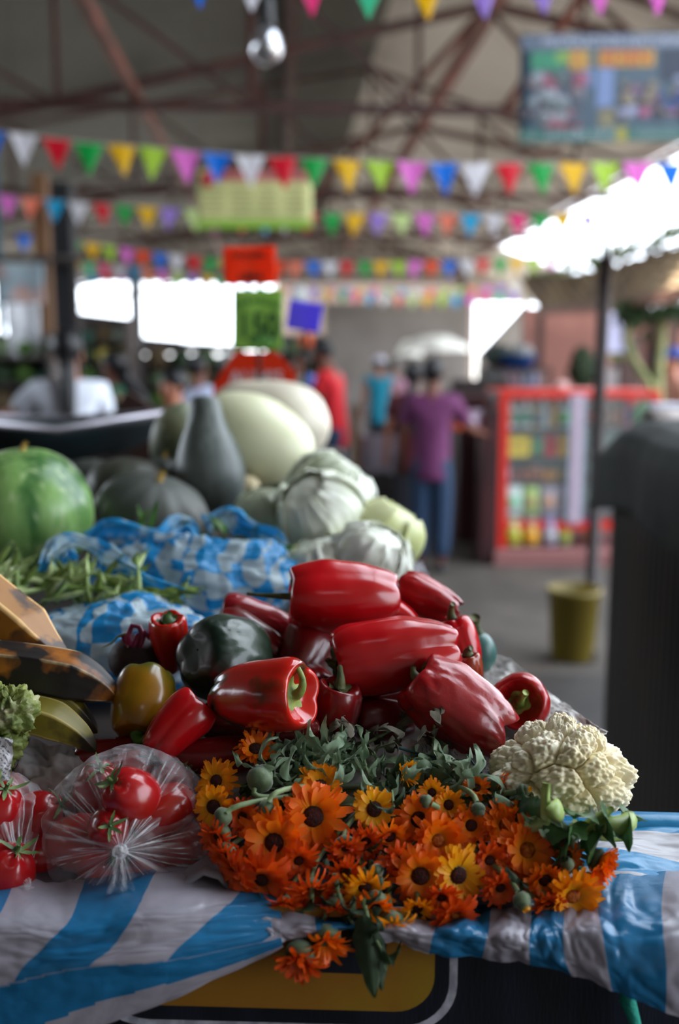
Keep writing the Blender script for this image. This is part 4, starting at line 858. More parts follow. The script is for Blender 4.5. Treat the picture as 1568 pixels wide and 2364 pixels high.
def flower(x, y, dia, face, kind='o', open_=.9, wilt=0., seed=1., label='', d=None, eye=1.0, stemto=None, dense=1.0):
    """kind o/y/r/g petals; open_ 0 closed .. 1 flat; wilt droops the petals; face = direction it looks"""
    if d is None:
        d = float(np.interp(y, [1700, 1760, 1850, 1950, 2050, 2120, 2220], [.955, .925, .885, .855, .83, .815, .80]))
    R = dia * 1.10 * d / FPX / 2; q = aim(CV(*face), seed); r = random.Random(int(seed * 977) + int(x)); pos = P(x, y, d)
    t = thing('marigold', label, 'marigold', pos, 'marigolds in the bunch', q)
    Mp = {'o': PT_O, 'y': PT_Y, 'r': PT_R, 'g': PT_G}[kind]; m = MB(); er = R * (.235 if R > .022 else .27) * eye * (.8 if kind == 'r' else 1)
    for wh in range(4 if dense > 1 else 3):
        n = int((22 if not wilt else 17) * (1 - .12 * wh))
        for i in range(n):
            a = 2 * PI * (i + .5 * wh + r.uniform(-.25, .25)) / n; L = (R - er) * r.uniform(.78, 1.12) * (1 - .11 * wh) * (1 + .25 * wilt); w = 2 * PI * R / n * r.uniform(.5, .62) * (1 - .42 * wilt)
            el = (1 - open_) * 1.35 - .12 + .20 * wh + r.uniform(-.10, .10); crv = r.uniform(-.5, .15) - wilt * r.uniform(.4, 2.0) + (1 - open_) * .5; tw = r.uniform(-.4, .4) * (1 + 2.5 * wilt); side = r.uniform(-.3, .3) * (1 + 1.5 * wilt)
            g = []; tt = []; rad = er * .8; z = .0; an = el; aa = a; px, py = rad * math.cos(a), rad * math.sin(a)
            for j in range(8):
                v = j / 7; ww = w * (math.sin(PI * min(.90, .16 + .60 * v)) ** .8) * (1 if v < .9 else .72); row = []
                c_, s_ = math.cos(aa + PI / 2), math.sin(aa + PI / 2); tz = math.sin(tw * v)
                for u in (-1, 0, 1):
                    notch = -.04 * L if (u == 0 and j == 7) else 0
                    row.append(Vector((px + c_ * u * ww * .5 + notch * math.cos(aa), py + s_ * u * ww * .5 + notch * math.sin(aa), z + (.16 * ww if u else 0) + tz * u * ww * .5))); tt.append(v)
                g.append(row); st_ = L / 7; px += math.cos(an) * math.cos(aa) * st_; py += math.cos(an) * math.sin(aa) * st_; z += math.sin(an) * st_; an += crv / 7; aa += side / 7
            m.grid(g, t=tt)
    m.build('petals', Mp, t)
    if open_ > .45:
        m = MB(); m.ell((0, 0, .001), (er, er, er * .5), seg=22, rings=12, fn=lambda p: 1 + .08 * nz(p, 8, seed)); m.build('eye', DISC if eye >= 1 else DISCO, t)
    cr = R * .30 if open_ > .5 else R * .5; m = MB(); m.lathe([(cr * .1, -cr * 1.1), (cr * .55, -cr * 1.0), (cr * 1.0, -cr * .55), (cr * 1.08, -cr * .1), (cr * .9, cr * .12 + (R * .35 if open_ < .4 else 0))], 20); m.build('calyx', CAL, t)
    tgt = q.inverted() @ ((stemto or BUNCH) - pos); m = MB(); b_ = Vector((0, 0, -cr * .9)); p1 = Vector((0, 0, -cr - .018)); p2 = tgt * .4 + Vector((r.uniform(-.012, .012), r.uniform(-.012, .012), -.012)); path = []
    for i in range(12):
        f = i / 11; path.append(b_ * (1 - f) ** 3 + p1 * 3 * f * (1 - f) ** 2 + p2 * 3 * f * f * (1 - f) + tgt * f ** 3)
    m.tube(path, .0021, 7); m.build('stem', STM, t)
    return t
FL = [
 (500, 1803, 100, (-.35, .35, .9), 'y', .9, .25, 1.3, 'yellow-orange marigold with a dark eye at the upper left of the bunch', 1.1),
 (494, 1862, 100, (-.25, .05, 1), 'y', .85, .2, 2.3, 'yellow-orange marigold tucked under the upper left one, by the tomato bag', 1.1),
 (590, 1730, 92, (.0, .75, .7), 'o', .6, .55, 3.3, 'ragged orange marigold standing highest at the back left', 1.1),
 (740, 1815, 108, (.0, .5, .9), 'y', .9, .1, 4.3, 'yellow marigold with a rusty eye above the largest orange ones', 1.0),
 (723, 1884, 158, (.05, .1, 1), 'o', .92, .25, 5.3, 'broad orange marigold with the darkest wide eye', 1.15),
 (634, 1945, 172, (-.2, .1, 1), 'o', .9, .2, 6.3, 'largest orange marigold with yellow inner petals, left of centre', 1.0),
 (864, 1868, 102, (.1, .25, 1), 'g', .95, .0, 7.3, 'clean yellow marigold with a round dark eye, centre of the bunch', 1.3),
 (937, 1785, 68, (.55, .25, .75), 'g', .45, .0, 8.3, 'half-open yellow marigold among the leaves', 1.0),
 (605, 2030, 150, (-.2, -.25, .9), 'r', .85, .5, 9.3, 'deep orange marigold hanging under the largest one', 1.0),
 (546, 2015, 110, (-.6, -.2, .7), 'r', .85, .5, 10.3, 'red-orange marigold at the lower left above the film fold', 1.0),
 (842, 2045, 118, (.1, -.5, .8), 'y', .6, .8, 11.3, 'wilted thin-petalled yellow-orange marigold low in the centre', 1.0),
 (971, 2021, 138, (-.1, .0, 1), 'o', .9, .3, 12.3, 'orange marigold with a large dark eye left of the fresh yellow one', 1.15),
 (968, 1892, 118, (-.2, .2, .95), 'o', .8, .35, 13.3, 'orange marigold with a dark red eye right of the clean yellow one', 1.2),
 (505, 1930, 92, (-.4, -.4, .8), 'r', .5, .9, 14.3, 'shrivelled dark orange marigold below the left pair', 1.0),
 (520, 1972, 84, (-.4, -.4, .8), 'r', .5, .9, 15.3, 'shrivelled orange marigold by the right side of the tomato bag', 1.0),
 (722, 2050, 120, (.1, -.6, .7), 'r', .55, .9, 16.3, 'drooping deep orange marigold below centre left', 1.0),
 (797, 1955, 84, (.1, -.5, .8), 'r', .5, .8, 17.3, 'small drooping orange marigold between the broad and the yellow one', 1.0),
 (845, 1940, 90, (.0, -.3, .9), 'r', .6, .7, 18.3, 'wilted orange marigold directly under the clean yellow one', 1.0),
 (900, 1930, 92, (.2, -.3, .9), 'o', .55, .8, 19.3, 'spiky wilted orange marigold right of centre', 1.0),
 (753, 2172, 118, (.15, -.55, .8), 'o', .45, .75, 20.3, 'wilted orange marigold hanging in front of the painted board', 1.0),
 (692, 2208, 116, (-.15, -.6, .8), 'r', .45, .6, 21.3, 'lowest red-orange marigold hanging before the ochre board', 1.0),
 (905, 2135, 100, (.1, -.6, .8), 'y', .5, 1.0, 22.3, 'shrivelled marigold hanging at the lower centre right', 1.0),
 (865, 2090, 104, (.0, -.5, .8), 'o', .5, 1.0, 23.3, 'shrivelled orange marigold above the hanging one', 1.0),
 (1036, 1858, 76, (.0, .3, .9), 'y', .6, .3, 24.3, 'small yellow-orange marigold behind the orange double one', 1.0),
 (1012, 1940, 132, (.1, .15, 1), 'o', .8, .1, 25.3, 'orange marigold with an orange eye above the fresh yellow one', .9),
 (1058, 2020, 138, (.25, .05, .95), 'g', .95, .0, 26.3, 'fresh bright yellow marigold with an oval dark eye, lower right of centre', 1.05),
 (1050, 2112, 112, (.2, -.4, .8), 'r', .8, .2, 27.3, 'red-orange marigold below the fresh yellow one', .9),
 (1164, 1905, 112, (.15, .3, .9), 'o', .9, .0, 28.3, 'orange marigold with a golden eye below the green buds', .9),
 (1217, 1962, 152, (.2, .2, .95), 'o', .92, .0, 29.3, 'large double orange marigold with a golden eye, right part of the bunch', .9),
 (1152, 1812, 74, (.6, .15, .6), 'o', .3, .0, 30.3, 'half-closed orange marigold in front of the cauliflower, facing right', 1.0),
 (1322, 2068, 140, (.1, -.15, .95), 'y', .75, .0, 31.3, 'orange-yellow marigold at the lower right end of the bunch', .9),
 (1386, 1990, 96, (.75, -.1, .6), 'o', .4, .0, 32.3, 'orange marigold at the far right seen from the side', 1.0),
 (1130, 1985, 96, (.1, -.1, 1), 'r', .7, .4, 33.3, 'deep orange marigold right of the fresh yellow one', 1.0),
 (1258, 2030, 100, (.1, -.2, .9), 'o', .7, .2, 34.3, 'orange marigold between the large double one and the lower right one', 1.0),
 (998, 1830, 64, (-.2, .5, .8), 'y', .6, .5, 35.3, 'small frayed orange marigold near the leaves right of centre', 1.0),
 (1310, 1975, 76, (.5, .3, .7), 'o', .6, .3, 36.3, 'small orange marigold right of the large double one', 1.0),
 (965, 2095, 78, (-.1, -.5, .8), 'y', .6, .5, 37.3, 'yellow-orange marigold with hanging petals under the large dark-eyed one', 1.0),
 (1155, 2048, 96, (.1, -.3, .9), 'r', .7, .4, 38.3, 'deep orange marigold left of the yellow bud', 1.0),
 (1360, 2030, 90, (.6, -.2, .7), 'o', .6, .2, 39.3, 'orange marigold above the lower right end one', 1.0),
 (1205, 1885, 80, (.4, .4, .7), 'o', .7, .1, 40.3, 'orange marigold behind the golden-eyed one', .9),
 (660, 2085, 84, (-.1, -.7, .7), 'r', .6, .9, 41.3, 'drooping deep orange marigold beneath the lower left group', 1.0),
 (775, 2095, 80, (.1, -.7, .6), 'r', .5, 1.0, 42.3, 'shrivelled dark marigold in the shade of the centre', 1.0),
 (920, 1985, 90, (.1, -.2, .9), 'r', .6, .8, 43.3, 'wilted red-orange marigold left of the large dark-eyed one', 1.0),
 (690, 1985, 96, (.1, -.3, .9), 'r', .7, .6, 44.3, 'deep orange marigold right of the largest one', 1.0),
 (560, 1885, 84, (-.1, .3, .9), 'r', .7, .6, 45.3, 'deep orange marigold between the left pair and the largest one', 1.0),
 (1088, 1905, 90, (.0, .2, .9), 'o', .7, .3, 46.3, 'orange marigold below the green buds left side', 1.0),
 (1265, 2085, 80, (.1, -.5, .8), 'r', .7, .3, 47.3, 'deep orange marigold left of the lower right end one', 1.0),
 (795, 2010, 90, (.1, -.4, .8), 'r', .6, .8, 48.3, 'wilted dark orange marigold in the middle gap', 1.0),
 (1020, 2070, 90, (.0, -.4, .8), 'r', .7, .4, 49.3, 'red-orange marigold behind the fresh yellow one', 1.0),
 (1100, 1820, 66, (-.1, .6, .7), 'o', .6, .3, 50.3, 'small rusty marigold among the buds', 1.0),
]
for x, y, dia, face, kd, op, wl_, sd, lb, eye in FL:
    flower(x, y, dia * 1.04, face, kd, op, wl_, sd, lb, eye=eye, dense=1.2 if kd in 'or' else 1)
def bud(x, y, dia, face, label, seed, petal=None, d=None):
    if d is None: d = float(np.interp(y, [1700, 1760, 1850, 1950, 2050, 2120], [.945, .91, .87, .845, .82, .805]))
    R = dia * d / FPX / 2; q = aim(CV(*face), seed); pos = P(x, y, d); R *= .86; t = thing('marigold_bud', label, 'flower bud', pos, 'marigolds in the bunch', q)
    m = MB(); n = 18
    m.lathe([(R * .1, -R * .62), (R * .55, -R * .58), (R * .82, -R * .2), (R * .84, .1 * R), (R * .6, R * .45), (R * .2, R * .55)], 24)
    for i in range(n):
        a = 2 * PI * i / n; g, tt = leaf_grid(R * 1.7, R * .30, -.7, .02, i, 3, 8, .5); m.grid(put(g, Matrix.Rotation(a, 4, 'Z') @ Matrix.Translation((0, R * .35, -R * .62)) @ Matrix.Rotation(.75, 4, 'X')), t=tt)
    m.build('sepals', CAL, t)
    if petal:
        m = MB()
        for i in range(16):
            a = 2 * PI * i / 16; g, tt = leaf_grid(R * 1.1, R * .3, -.2, .03, i, 3, 6, .2); m.grid(put(g, Matrix.Rotation(a, 4, 'Z') @ Matrix.Translation((0, R * .42, 0)) @ Matrix.Rotation(1.45, 4, 'X')), t=[v for v in np.linspace(0, 1, 6) for _ in range(3)])
        m.build('petals', petal, t)
    tgt = q.inverted() @ (BUNCH - pos); m = MB(); b_ = Vector((0, 0, -R * .8)); p1 = Vector((0, 0, -R - .02)); p2 = tgt * .5 + Vector((0, 0, -.01))
    m.tube([b_ * (1 - f) ** 3 + p1 * 3 * f * (1 - f) ** 2 + p2 * 3 * f * f * (1 - f) + tgt * f ** 3 for f in [i / 11 for i in range(12)]], .0024, 8); m.build('stem', STM, t); return t
bud(1104, 1868, 48, (.1, -.8, .6), 'green marigold bud hanging left of the golden-eyed marigold', 1)
bud(1208, 1825, 44, (.85, .3, .4), 'green bud with yellow petal tips in front of the cauliflower', 2, PT_G)
bud(1205, 2078, 60, (.35, -.7, .6), 'yellow-tipped bud below the bunch, above the striped sheet', 3, PT_G)
bud(600, 1800, 88, (.25, .35, -.6), 'big green flower back turned away, upper left of the bunch', 4)
bud(515, 1885, 60, (-.3, -.4, -.3), 'green back of a flower over the left yellow-orange marigold', 5)
bud(618, 1865, 58, (-.1, -.5, -.2), 'hairy green flower back above the largest marigold', 6)
bud(1050, 1765, 36, (.4, .6, .4), 'small pale green bud among the leaves beside the newspaper', 7)
bud(1310, 1995, 46, (-.3, .6, .3), 'green flower back between the orange marigolds at the right', 8)
bud(870, 2010, 44, (.2, .3, .4), 'hairy green flower back in the shaded middle', 9)
bud(985, 1850, 44, (-.3, .1, -.2), 'green flower back above the dark-red-eyed marigold', 10)
# leaves
ML = mat('soft_marigold_leaf', '7c9274', .6, c2='52704c', ns=16, bump=.5, bs=60, bd=.002, tl=.2, sheen=.25, attr=None, c3='93a585', ns3=30); MLD = mat('dark_marigold_leaf', '33492c', .6, c2='22361f', ns=16, bump=.4, bs=60, tl=.15)
MLB = mat('dried_marigold_leaf', '5c5648', .8, c2='3c3a2e', ns=18, bump=.7, bs=70, c3='77715c', ns3=30)
def sprig(x, y, d, axis, label, M_, n=9, L=.045, W=.016, slen=.08, seed=1., frill=.1, curl=(.2, 1.0)):
    r = random.Random(int(seed * 131)); pos = P(x, y, d); q = aim(CV(*axis), seed); t = thing('marigold_sprig', label, 'leafy sprig', pos, 'leafy sprigs in the marigold bunch', q)
    b = Vector((r.uniform(-.3, .3), r.uniform(-.3, .3), 0)); path = [Vector((b.x * slen * f * f, b.y * slen * f * f, slen * (f - .5))) for f in [i / 8 for i in range(9)]]
    m = MB(); m.tube(path, [.0024 - .0014 * i / 8 for i in range(9)], 7); m.build('stem', STM, t); m = MB()
    for i in range(n):
        f = (i + .5) / n; p = path[min(8, int(f * 9))]; g, tt = leaf_grid(L * r.uniform(.7, 1.25), W * r.uniform(.8, 1.2), r.uniform(*curl), frill, i * 1.9 + seed, 9, 14, r.uniform(.2, 1.1), 1.3, twist=r.uniform(-2.6, 2.6), shape=1.1)
        m.grid(put(g, Matrix.Translation(p) @ Matrix.Rotation(i * 2.4 + seed, 4, 'Z') @ Matrix.Rotation(r.uniform(.1, 1.1), 4, 'X')), t=tt)
    m.build('leaves', M_, t); return t
SPRIGS = [(690, 1735, .96, (-.5, .1, .6), ML, 'grey-green leafy sprig at the upper left of the bunch'), (755, 1745, .95, (-.2, .0, .8), ML, 'leafy sprig above the yellow rusty-eyed marigold'), (800, 1770, .93, (.1, -.3, .8), ML, 'leafy sprig above the clean yellow marigold'),
      (720, 1770, .93, (-.5, -.4, .6), ML, 'leafy sprig with drooping leaves left of centre'), (660, 1765, .93, (-.8, -.2, .4), ML, 'leafy sprig beside the big green flower back'), (850, 1790, .92, (.2, -.5, .7), ML, 'leafy sprig behind the clean yellow marigold'),
      (905, 1830, .9, (.1, -.6, .7), MLD, 'dark leafy sprig under the half-open yellow marigold'), (1000, 1765, .94, (.3, .2, .6), ML, 'leafy sprig beside the small pale green bud'), (1050, 1790, .92, (.4, -.1, .7), ML, 'leafy sprig left of the half-closed orange marigold'),
      (950, 1770, .95, (.1, .3, .5), ML, 'leafy sprig right of the half-open yellow marigold'), (780, 1715, .98, (-.2, .5, .3), MLB, 'dried curled sprig lying over the red peppers'), (860, 1705, .98, (.6, .4, .1), MLB, 'dried sprig with drooping dead leaves before the peppers'),
      (1005, 1705, .97, (.1, 1, .1), MLB, 'thin blackened sprig standing against the newspaper'), (820, 1740, .96, (.5, .2, .3), MLB, 'dried leaves on top of the bunch'), (780, 2090, .82, (.1, -1, .2), MLD, 'dark leafy sprig hanging below the bunch'), (850, 2150, .805, (.15, -1, .25), MLD, 'dark green sprig hanging over the black letter'),
      (640, 2100, .83, (-.5, -.7, .2), MLD, 'dark leaves at the lower left of the bunch'), (720, 2120, .82, (0, -1, .1), MLD, 'dark leaves above the lowest marigolds'), (1255, 2090, .83, (.6, -.6, .2), MLD, 'grey-green leaves below the yellow-tipped bud'), (1230, 1890, .875, (.9, -.5, .4), ML, 'long green sprig running from the buds to the far right marigold'),
      (1290, 1930, .86, (.8, -.6, .4), ML, 'green sprig below the cauliflower leaves'), (830, 2000, .85, (.1, -.6, .6), MLD, 'dark leaves in the centre of the bunch'), (930, 1930, .88, (.0, -.4, .6), MLD, 'dark leaves behind the wilted centre marigolds'), (580, 1960, .88, (-.4, -.4, .6), MLD, 'dark leaves behind the largest marigold'),
      (1100, 1950, .88, (.2, -.3, .7), MLD, 'dark leaves behind the right part of the bunch'), (1200, 2020, .86, (.4, -.4, .6), MLD, 'dark leaves behind the large double marigold'), (700, 1840, .92, (-.2, -.2, .7), MLD, 'dark leaves behind the rusty-eyed marigold'), (560, 1830, .92, (-.7, -.2, .4), MLD, 'green leaves between the left marigolds'), (1120, 1850, .91, (.4, 0, .6), ML, 'leaves around the green buds')]
for i, (x, y, d, ax, M_, lb) in enumerate(SPRIGS):
    dry = M_ is MLB
    sprig(x, y, d, ax, lb, M_, n=(18 if M_ is ML else 7) if not dry else 9, L=(.036 if M_ is ML else .026) if not dry else .035, W=(.0105 if M_ is ML else .010) if not dry else .012, seed=i * 1.37 + 1, frill=.28 if not dry else .35, curl=(.5, 1.8) if not dry else (.6, 2.2), slen=(.07 if M_ is ML else .05) if not dry else .09)
# two long smooth leaves hanging at the front
for (x, y, L, W, s_, lb) in ((838, 2115, .062, .022, 1.0, 'long dark green leaf hanging before the black letter'), (862, 2150, .045, .016, 3.0, 'dark green leaf hanging behind the long one')):
    g, tt = leaf_grid(L, W, .25, .05, s_, 9, 18, .35); m = MB(); m.grid(put(g, (Quaternion(CV(0, 0, 1), 0).to_matrix().to_4x4()) @ Matrix.Rotation(-PI / 2 - .1, 4, 'X') @ Matrix.Rotation(-.15, 4, 'Z')), t=tt)
    o = m.build('marigold_leaf', MLD); o.location = P(x, y, .80); tag(o, lb, 'leaf')
# twine threads across the bunch
m = MB(); m.tube([P(905, 1722, .96), P(960, 1738, .95), P(1010, 1750, .945)], .0012, 6); m.solo('twine', mat('dark_teal_twine', '1c4a4a', .6), 'dark teal twine crossing the newspaper behind the leaves', 'twine', 'teal twine round the bunch')
m = MB(); m.tube([P(1078, 1742, .95), P(1095, 1765, .94), P(1112, 1785, .93)], .0012, 6); m.solo('twine', bpy.data.materials['dark_teal_twine'], 'short piece of dark teal twine left of the cauliflower', 'twine', 'teal twine round the bunch')
# ================================================================== behind the stall
LETTERS = []
def lettering(text, size, M4, mat_, parent, name='lettering', ext=.0008, bold=.0, align='CENTER', label=None, sx=1.0):
    cu = bpy.data.curves.new(name, 'FONT'); cu.body = text; cu.size = size; cu.extrude = ext; cu.align_x = align; cu.align_y = 'CENTER'; cu.offset = bold
    cu.materials.append(mat_); o = bpy.data.objects.new(name, cu); C.objects.link(o); o.parent = parent
    o.matrix_local = M4 @ Matrix.Diagonal((sx, 1, 1, 1))
    if label: o['label'] = label
    LETTERS.append(o); return o
def face_frame(x, y, d, rz=0., rx=0., ry=0.):
    """matrix: local X right, local Y up, local Z towards the lens side"""
    return Matrix.Translation(P(x, y, d)) @ Matrix.Rotation(rz, 4, 'Z') @ Matrix.Rotation(PI / 2 + rx, 4, 'X') @ Matrix.Rotation(ry, 4, 'Z')
def card(name, label, cat, x, y, d, w, h, mats, rz=0., ry=0., th=.004, group=None, wave=0.0, shape=None):
    """sign: Empty whose local X/Y span the card; returns root"""
    F = face_frame(x, y, d, rz, 0, ry); t = thing(name, label, cat, F.translation, group); t.rotation_mode = 'QUATERNION'; t.rotation_quaternion = F.to_quaternion()
    k = d / FPX; W, Hh = w * k, h * k; m = MB()
    if shape:
        pts = [Vector((px * k, -py * k, 0)) for px, py in shape]; n = len(pts); m.add([p + Vector((0, 0, th)) for p in pts] + pts, [tuple(reversed(range(n))), tuple(range(n, 2 * n))] + [(i, (i + 1) % n, n + (i + 1) % n, n + i) for i in range(n)])
        m.build('sheet', mats, t, smooth=False)
    else:
        g = [[Vector((W * (i / 16 - .5), Hh * (j / 12 - .5), wave * (math.sin(i * .5) + .5 * math.sin(j * .8 + i * .2)))) for i in range(17)] for j in range(13)]
        m.grid(g); m.build('sheet', mats, t, solid=th)
    return t, k
def paint(c, r=.6): return mat('paint_' + c, c, r)
PK = {'w': 'dcdce4', 'r': 'd4122c', 'g': '0fa045', 'y': 'e8b80c', 'l': 'a5cc3c', 'p': 'e070cc', 'b': '0a6fdc', 's': 'ee7f66', 'v': '9a7cd0', 'o': 'e84414', 'c': '18a8dc', 'm': 'e83c80', 'k': 'c4dc90', 't': '40c090'}
PM = {k: mat('pennant_film_' + k, c, .5, tl=.55) for k, c in PK.items()}
TWM = mat('bunting_string', 'b8b4ac', .7)
CORD = mat('dark_cord', '342c2a', .8)
def bunting(pts, d0, d1, seq, size, label, first, step, gap=1.0):
    """pts: pixel polyline of the string; seq: colours from x = first every step pixels"""
    xs = [p[0] for p in pts]; ys = [p[1] for p in pts]; x0, x1 = xs[0], xs[-1]
    def Q(x, off=0): return P(x, float(np.interp(x, xs, ys)) + off, d0 + (d1 - d0) * (x - x0) / (x1 - x0))
    c = Q((x0 + x1) / 2); t = thing('bunting', label, 'bunting', c, 'strings of bunting under the roof'); m = MB()
    m.tube([Q(x0 + (x1 - x0) * i / 30) - c for i in range(31)], .0035, 5); m.build('string', TWM, t)
    for xe in (x0, x1):
        q = Q(xe) - c; m = MB(); m.tube([q, Vector((q.x, q.y, max(q.z + .1, min(roof_z(Q(xe).x + .7 * Q(xe).y / 12), 6.4) - .05 - c.z)))], .0015, 4); m.build('tie_cord', CORD, t)
    for i, ch in enumerate(seq):
        if ch == '-': continue
        x = first + step * i; 
        if x > x1 + 5 or x < x0 - 5: continue
        m = MB(); w = size * .5 * rnd.uniform(.94, 1.05); h = size * 1.08 * rnd.uniform(.95, 1.05); sw = rnd.uniform(-.12, .12); g = []
        for j in range(6):
            v = j / 5; row = []
            for q in range(5):
                u = (q / 4 * 2 - 1); row.append(Q(x + u * w * (1 - v * .97) + sw * h * v, v * h) - c + Vector((0, sw * .3 * v * size / FPX * d0 + .01 * math.sin(u * 3 + i), 0)))
            g.append(row)
        m.grid(g); m.build('pennant', PM[ch], t)
R1 = [(-60, 300), (55, 308), (135, 321), (210, 331), (283, 335), (362, 341), (440, 349), (513, 354), (585, 360), (660, 362), (733, 366), (805, 369), (877, 371), (955, 373), (1027, 376), (1098, 377), (1173, 377), (1245, 377), (1322, 376), (1395, 375), (1468, 374), (1568, 378), (1640, 380)]
bunting(R1, 6.2, 6.8, 'rbwrgylpbwrgylpbwrgylpb', 68, 'nearest full string of large pennants, stretching right across below the roof', 55 - 2 * 74.6, 74.6)
bunting([(-60, 440), (20, 452), (180, 467), (343, 478), (500, 486), (753, 492), (1000, 494), (1253, 495), (1360, 494)], 9.0, 9.6, 'vpscwrgyvkpscwrgyvkpscwmgyv', 48, 'second string of mid-sized pennants passing behind the yellow-green poster', 20 - 1 * 53.4, 53.4)
bunting([(-10, 536), (55, 542), (217, 563), (372, 585), (500, 598), (650, 604), (848, 604), (1042, 602), (1155, 597), (1290, 588)], 12.2, 12.8, 'bwrgylpobwrgylposbwrgylpobwrgylpo', 38, 'third string of small pennants at the height of the orange price sign', 55, 39.3)
bunting([(100, 596), (300, 618), (500, 640), (640, 655)], 14.5, 15, 'ytmwcspkvyt-', 32, 'short left string of tiny pennants below the third one', 173, 34)
bunting([(640, 655), (748, 668), (900, 680), (1040, 684), (1220, 676)], 15.5, 16, 'wvygmcwskylcpmtv', 28, 'string of tiny pale pennants in front of the grey back wall', 690, 33)
bunting([(140, 632), (300, 640), (440, 650), (700, 665), (1000, 668), (1220, 655)], 19, 20, 'mwcoplkygwvsmbtyokwpbymgcwolkspvw', 24, 'farthest string of tiny mixed pennants at the end of the hall', 150, 32.5)
bunting([(380, -78), (572, -62), (835, -52), (975, -50), (1110, -52), (1385, -58), (1620, -66)], 3.5, 3.7, 'bwmtyvvpp', 86, 'closest string of big pennants showing only its tips at the top of the picture', 452, 133)
bunting([(1500, 384), (1545, 376), (1640, 370)], 9, 9, '-c-', 24, 'small teal pennant alone against the sky at the right edge', 1513, 32)

# pendant lamp
t = thing('pendant_lamp', 'round clear glass bulb lamp hanging from a dark holder under the roof', 'lamp', P(615, 105, 6.0)); c = t.location; k = 6 / FPX
m = MB(); m.ell((0, 0, 0), (38 * k, 38 * k, 42 * k), seg=28, rings=18); m.build('globe', mat('silvered_glass_globe', 'c8ccd4', .06, metal=.85), t)
m = MB(); m.lathe([(18 * k, 36 * k), (22 * k, 50 * k), (20 * k, 95 * k), (12 * k, 110 * k)], 16); m.build('socket', mat('black_socket', '15171a', .4), t)
m = MB(); m.tube([(0, 0, 105 * k), (0, 0, roof_z(-.2) - c.z)], .012, 6); m.build('cable', BLACKP, t)

# hanging poster
POST = mat('yellow_green_poster', 'c3c386', .6, c2='b4b67a', ns=2); t, k = card('hanging_poster', 'yellow-green hanging poster with a reddish heading, a strawberry and a green bottom band', 'poster', 588, 460, 8.0, 266, 130, POST, 0, 0, .006)
m = MB(); m.box((0, -56 * k, .006), (262 * k, 20 * k, .004)); m.build('green_band', paint('7aa534'), t, smooth=False)
m = MB(); m.box((20 * k, 52 * k, .006), (215 * k, 26 * k, .004)); m.build('heading_band', paint('b0706a'), t, smooth=False)
lettering('FRUTAS Y PULPAS', 24 * k, Matrix.Translation((18 * k, 52 * k, .011)), paint('8c3038'), t, bold=.001)
m = MB(); m.ell((-108 * k, 44 * k, .012), (15 * k, 19 * k, .006), seg=16, rings=10); m.build('printed_strawberry', paint('a02434'), t)
m = MB()
for cx, w in ((-95, 50), (-30, 55), (30, 46), (92, 46)):
    for j in range(6): m.box((cx * k, (26 - j * 12) * k, .0055), (w * k * (.7 + .3 * ((j * 7 + cx) % 3) / 2), 3.2 * k, .003))
m.build('price_list_print', paint('77764a'), t, smooth=False)
for sx in (-1, 1):
    m = MB(); m.tube([(sx * 125 * k, 64 * k, 0), (sx * 125 * k, roof_z(-1) - .1 - t.location.z, 0)], .0015, 5); m.build('cord', CORD, t)

# big banner at the right
t, k = card('banner', 'dark printed market banner hanging at the upper right with a yellow and red title', 'banner', 1440, 203, 8.0, 480, 238, mat('dark_banner_film', '2d404f', .45), 0, .012, .004)
def rect(x0, y0, x1, y1, c, name, z=.004, lab=None):
    m = MB(); m.box((((x0 + x1) / 2 - 1440) * k, (203 - (y0 + y1) / 2) * k, z), ((x1 - x0) * k, (y1 - y0) * k, .002)); return m.build(name, paint(c), t, smooth=False, label=lab)
rect(1202, 86, 1678, 118, '445061', 'title_band'); rect(1202, 292, 1678, 322, '1e4f49', 'bottom_band')
rect(1225, 122, 1300, 162, '216a50', 'green_patch'); rect(1282, 122, 1312, 146, '60813c', 'lime_patch', .0045); rect(1522, 118, 1678, 190, '1c2738', 'navy_patch'); rect(1426, 290, 1450, 322, '7e782b', 'yellow_tab', .0062)
rect(1378, 160, 1416, 248, '5a6c92', 'pale_blue_strip'); rect(1348, 160, 1370, 200, '4d668a', 'blue_patch'); rect(1260, 275, 1342, 290, '84293f', 'red_strip'); rect(1384, 245, 1422, 290, '635f4a', 'tan_patch')
r2 = random.Random(3)
def blobs(name, x0, x1, y0, y1, n, cols):
    for ci, cc in enumerate(cols):
        m = MB()
        for i in range(n):
            w = r2.uniform(9, 24); m.ell(((r2.uniform(x0, x1) - 1440) * k, (203 - r2.uniform(y0, y1)) * k, .004 + ci * .0006), (w * k, w * .8 * k, .0012), seg=10, rings=4)
        m.build(name, paint(cc), t)
blobs('printed_photo', 1222, 1340, 175, 270, 7, ('4c404d', '63595f', '353d4a', '734053', '6e767e', '424d50'))
blobs('printed_photo', 1430, 1660, 185, 270, 9, ('403545', '664850', '292b39', '804060', '665f53', '253563', '737892'))
lettering('PRODUCTOS NATURALES', 30 * k, Matrix.Translation((-10 * k, 101 * k, .008)), paint('818797'), t, bold=.002, sx=1.02)
lettering('EL', 44 * k, Matrix.Translation((-104 * k, 62 * k, .008)), paint('9b6735'), t, bold=.004); lettering('EDEN', 44 * k, Matrix.Translation((4 * k, 64 * k, .008)), paint('954528'), t, bold=.004, sx=1.05)
m = MB(); m.box((-105 * k, 62 * k, .005), (46 * k, 42 * k, .002)); m.box((4 * k, 64 * k, .005), (130 * k, 36 * k, .002)); m.build('title_shade', paint('90782b'), t, smooth=False)
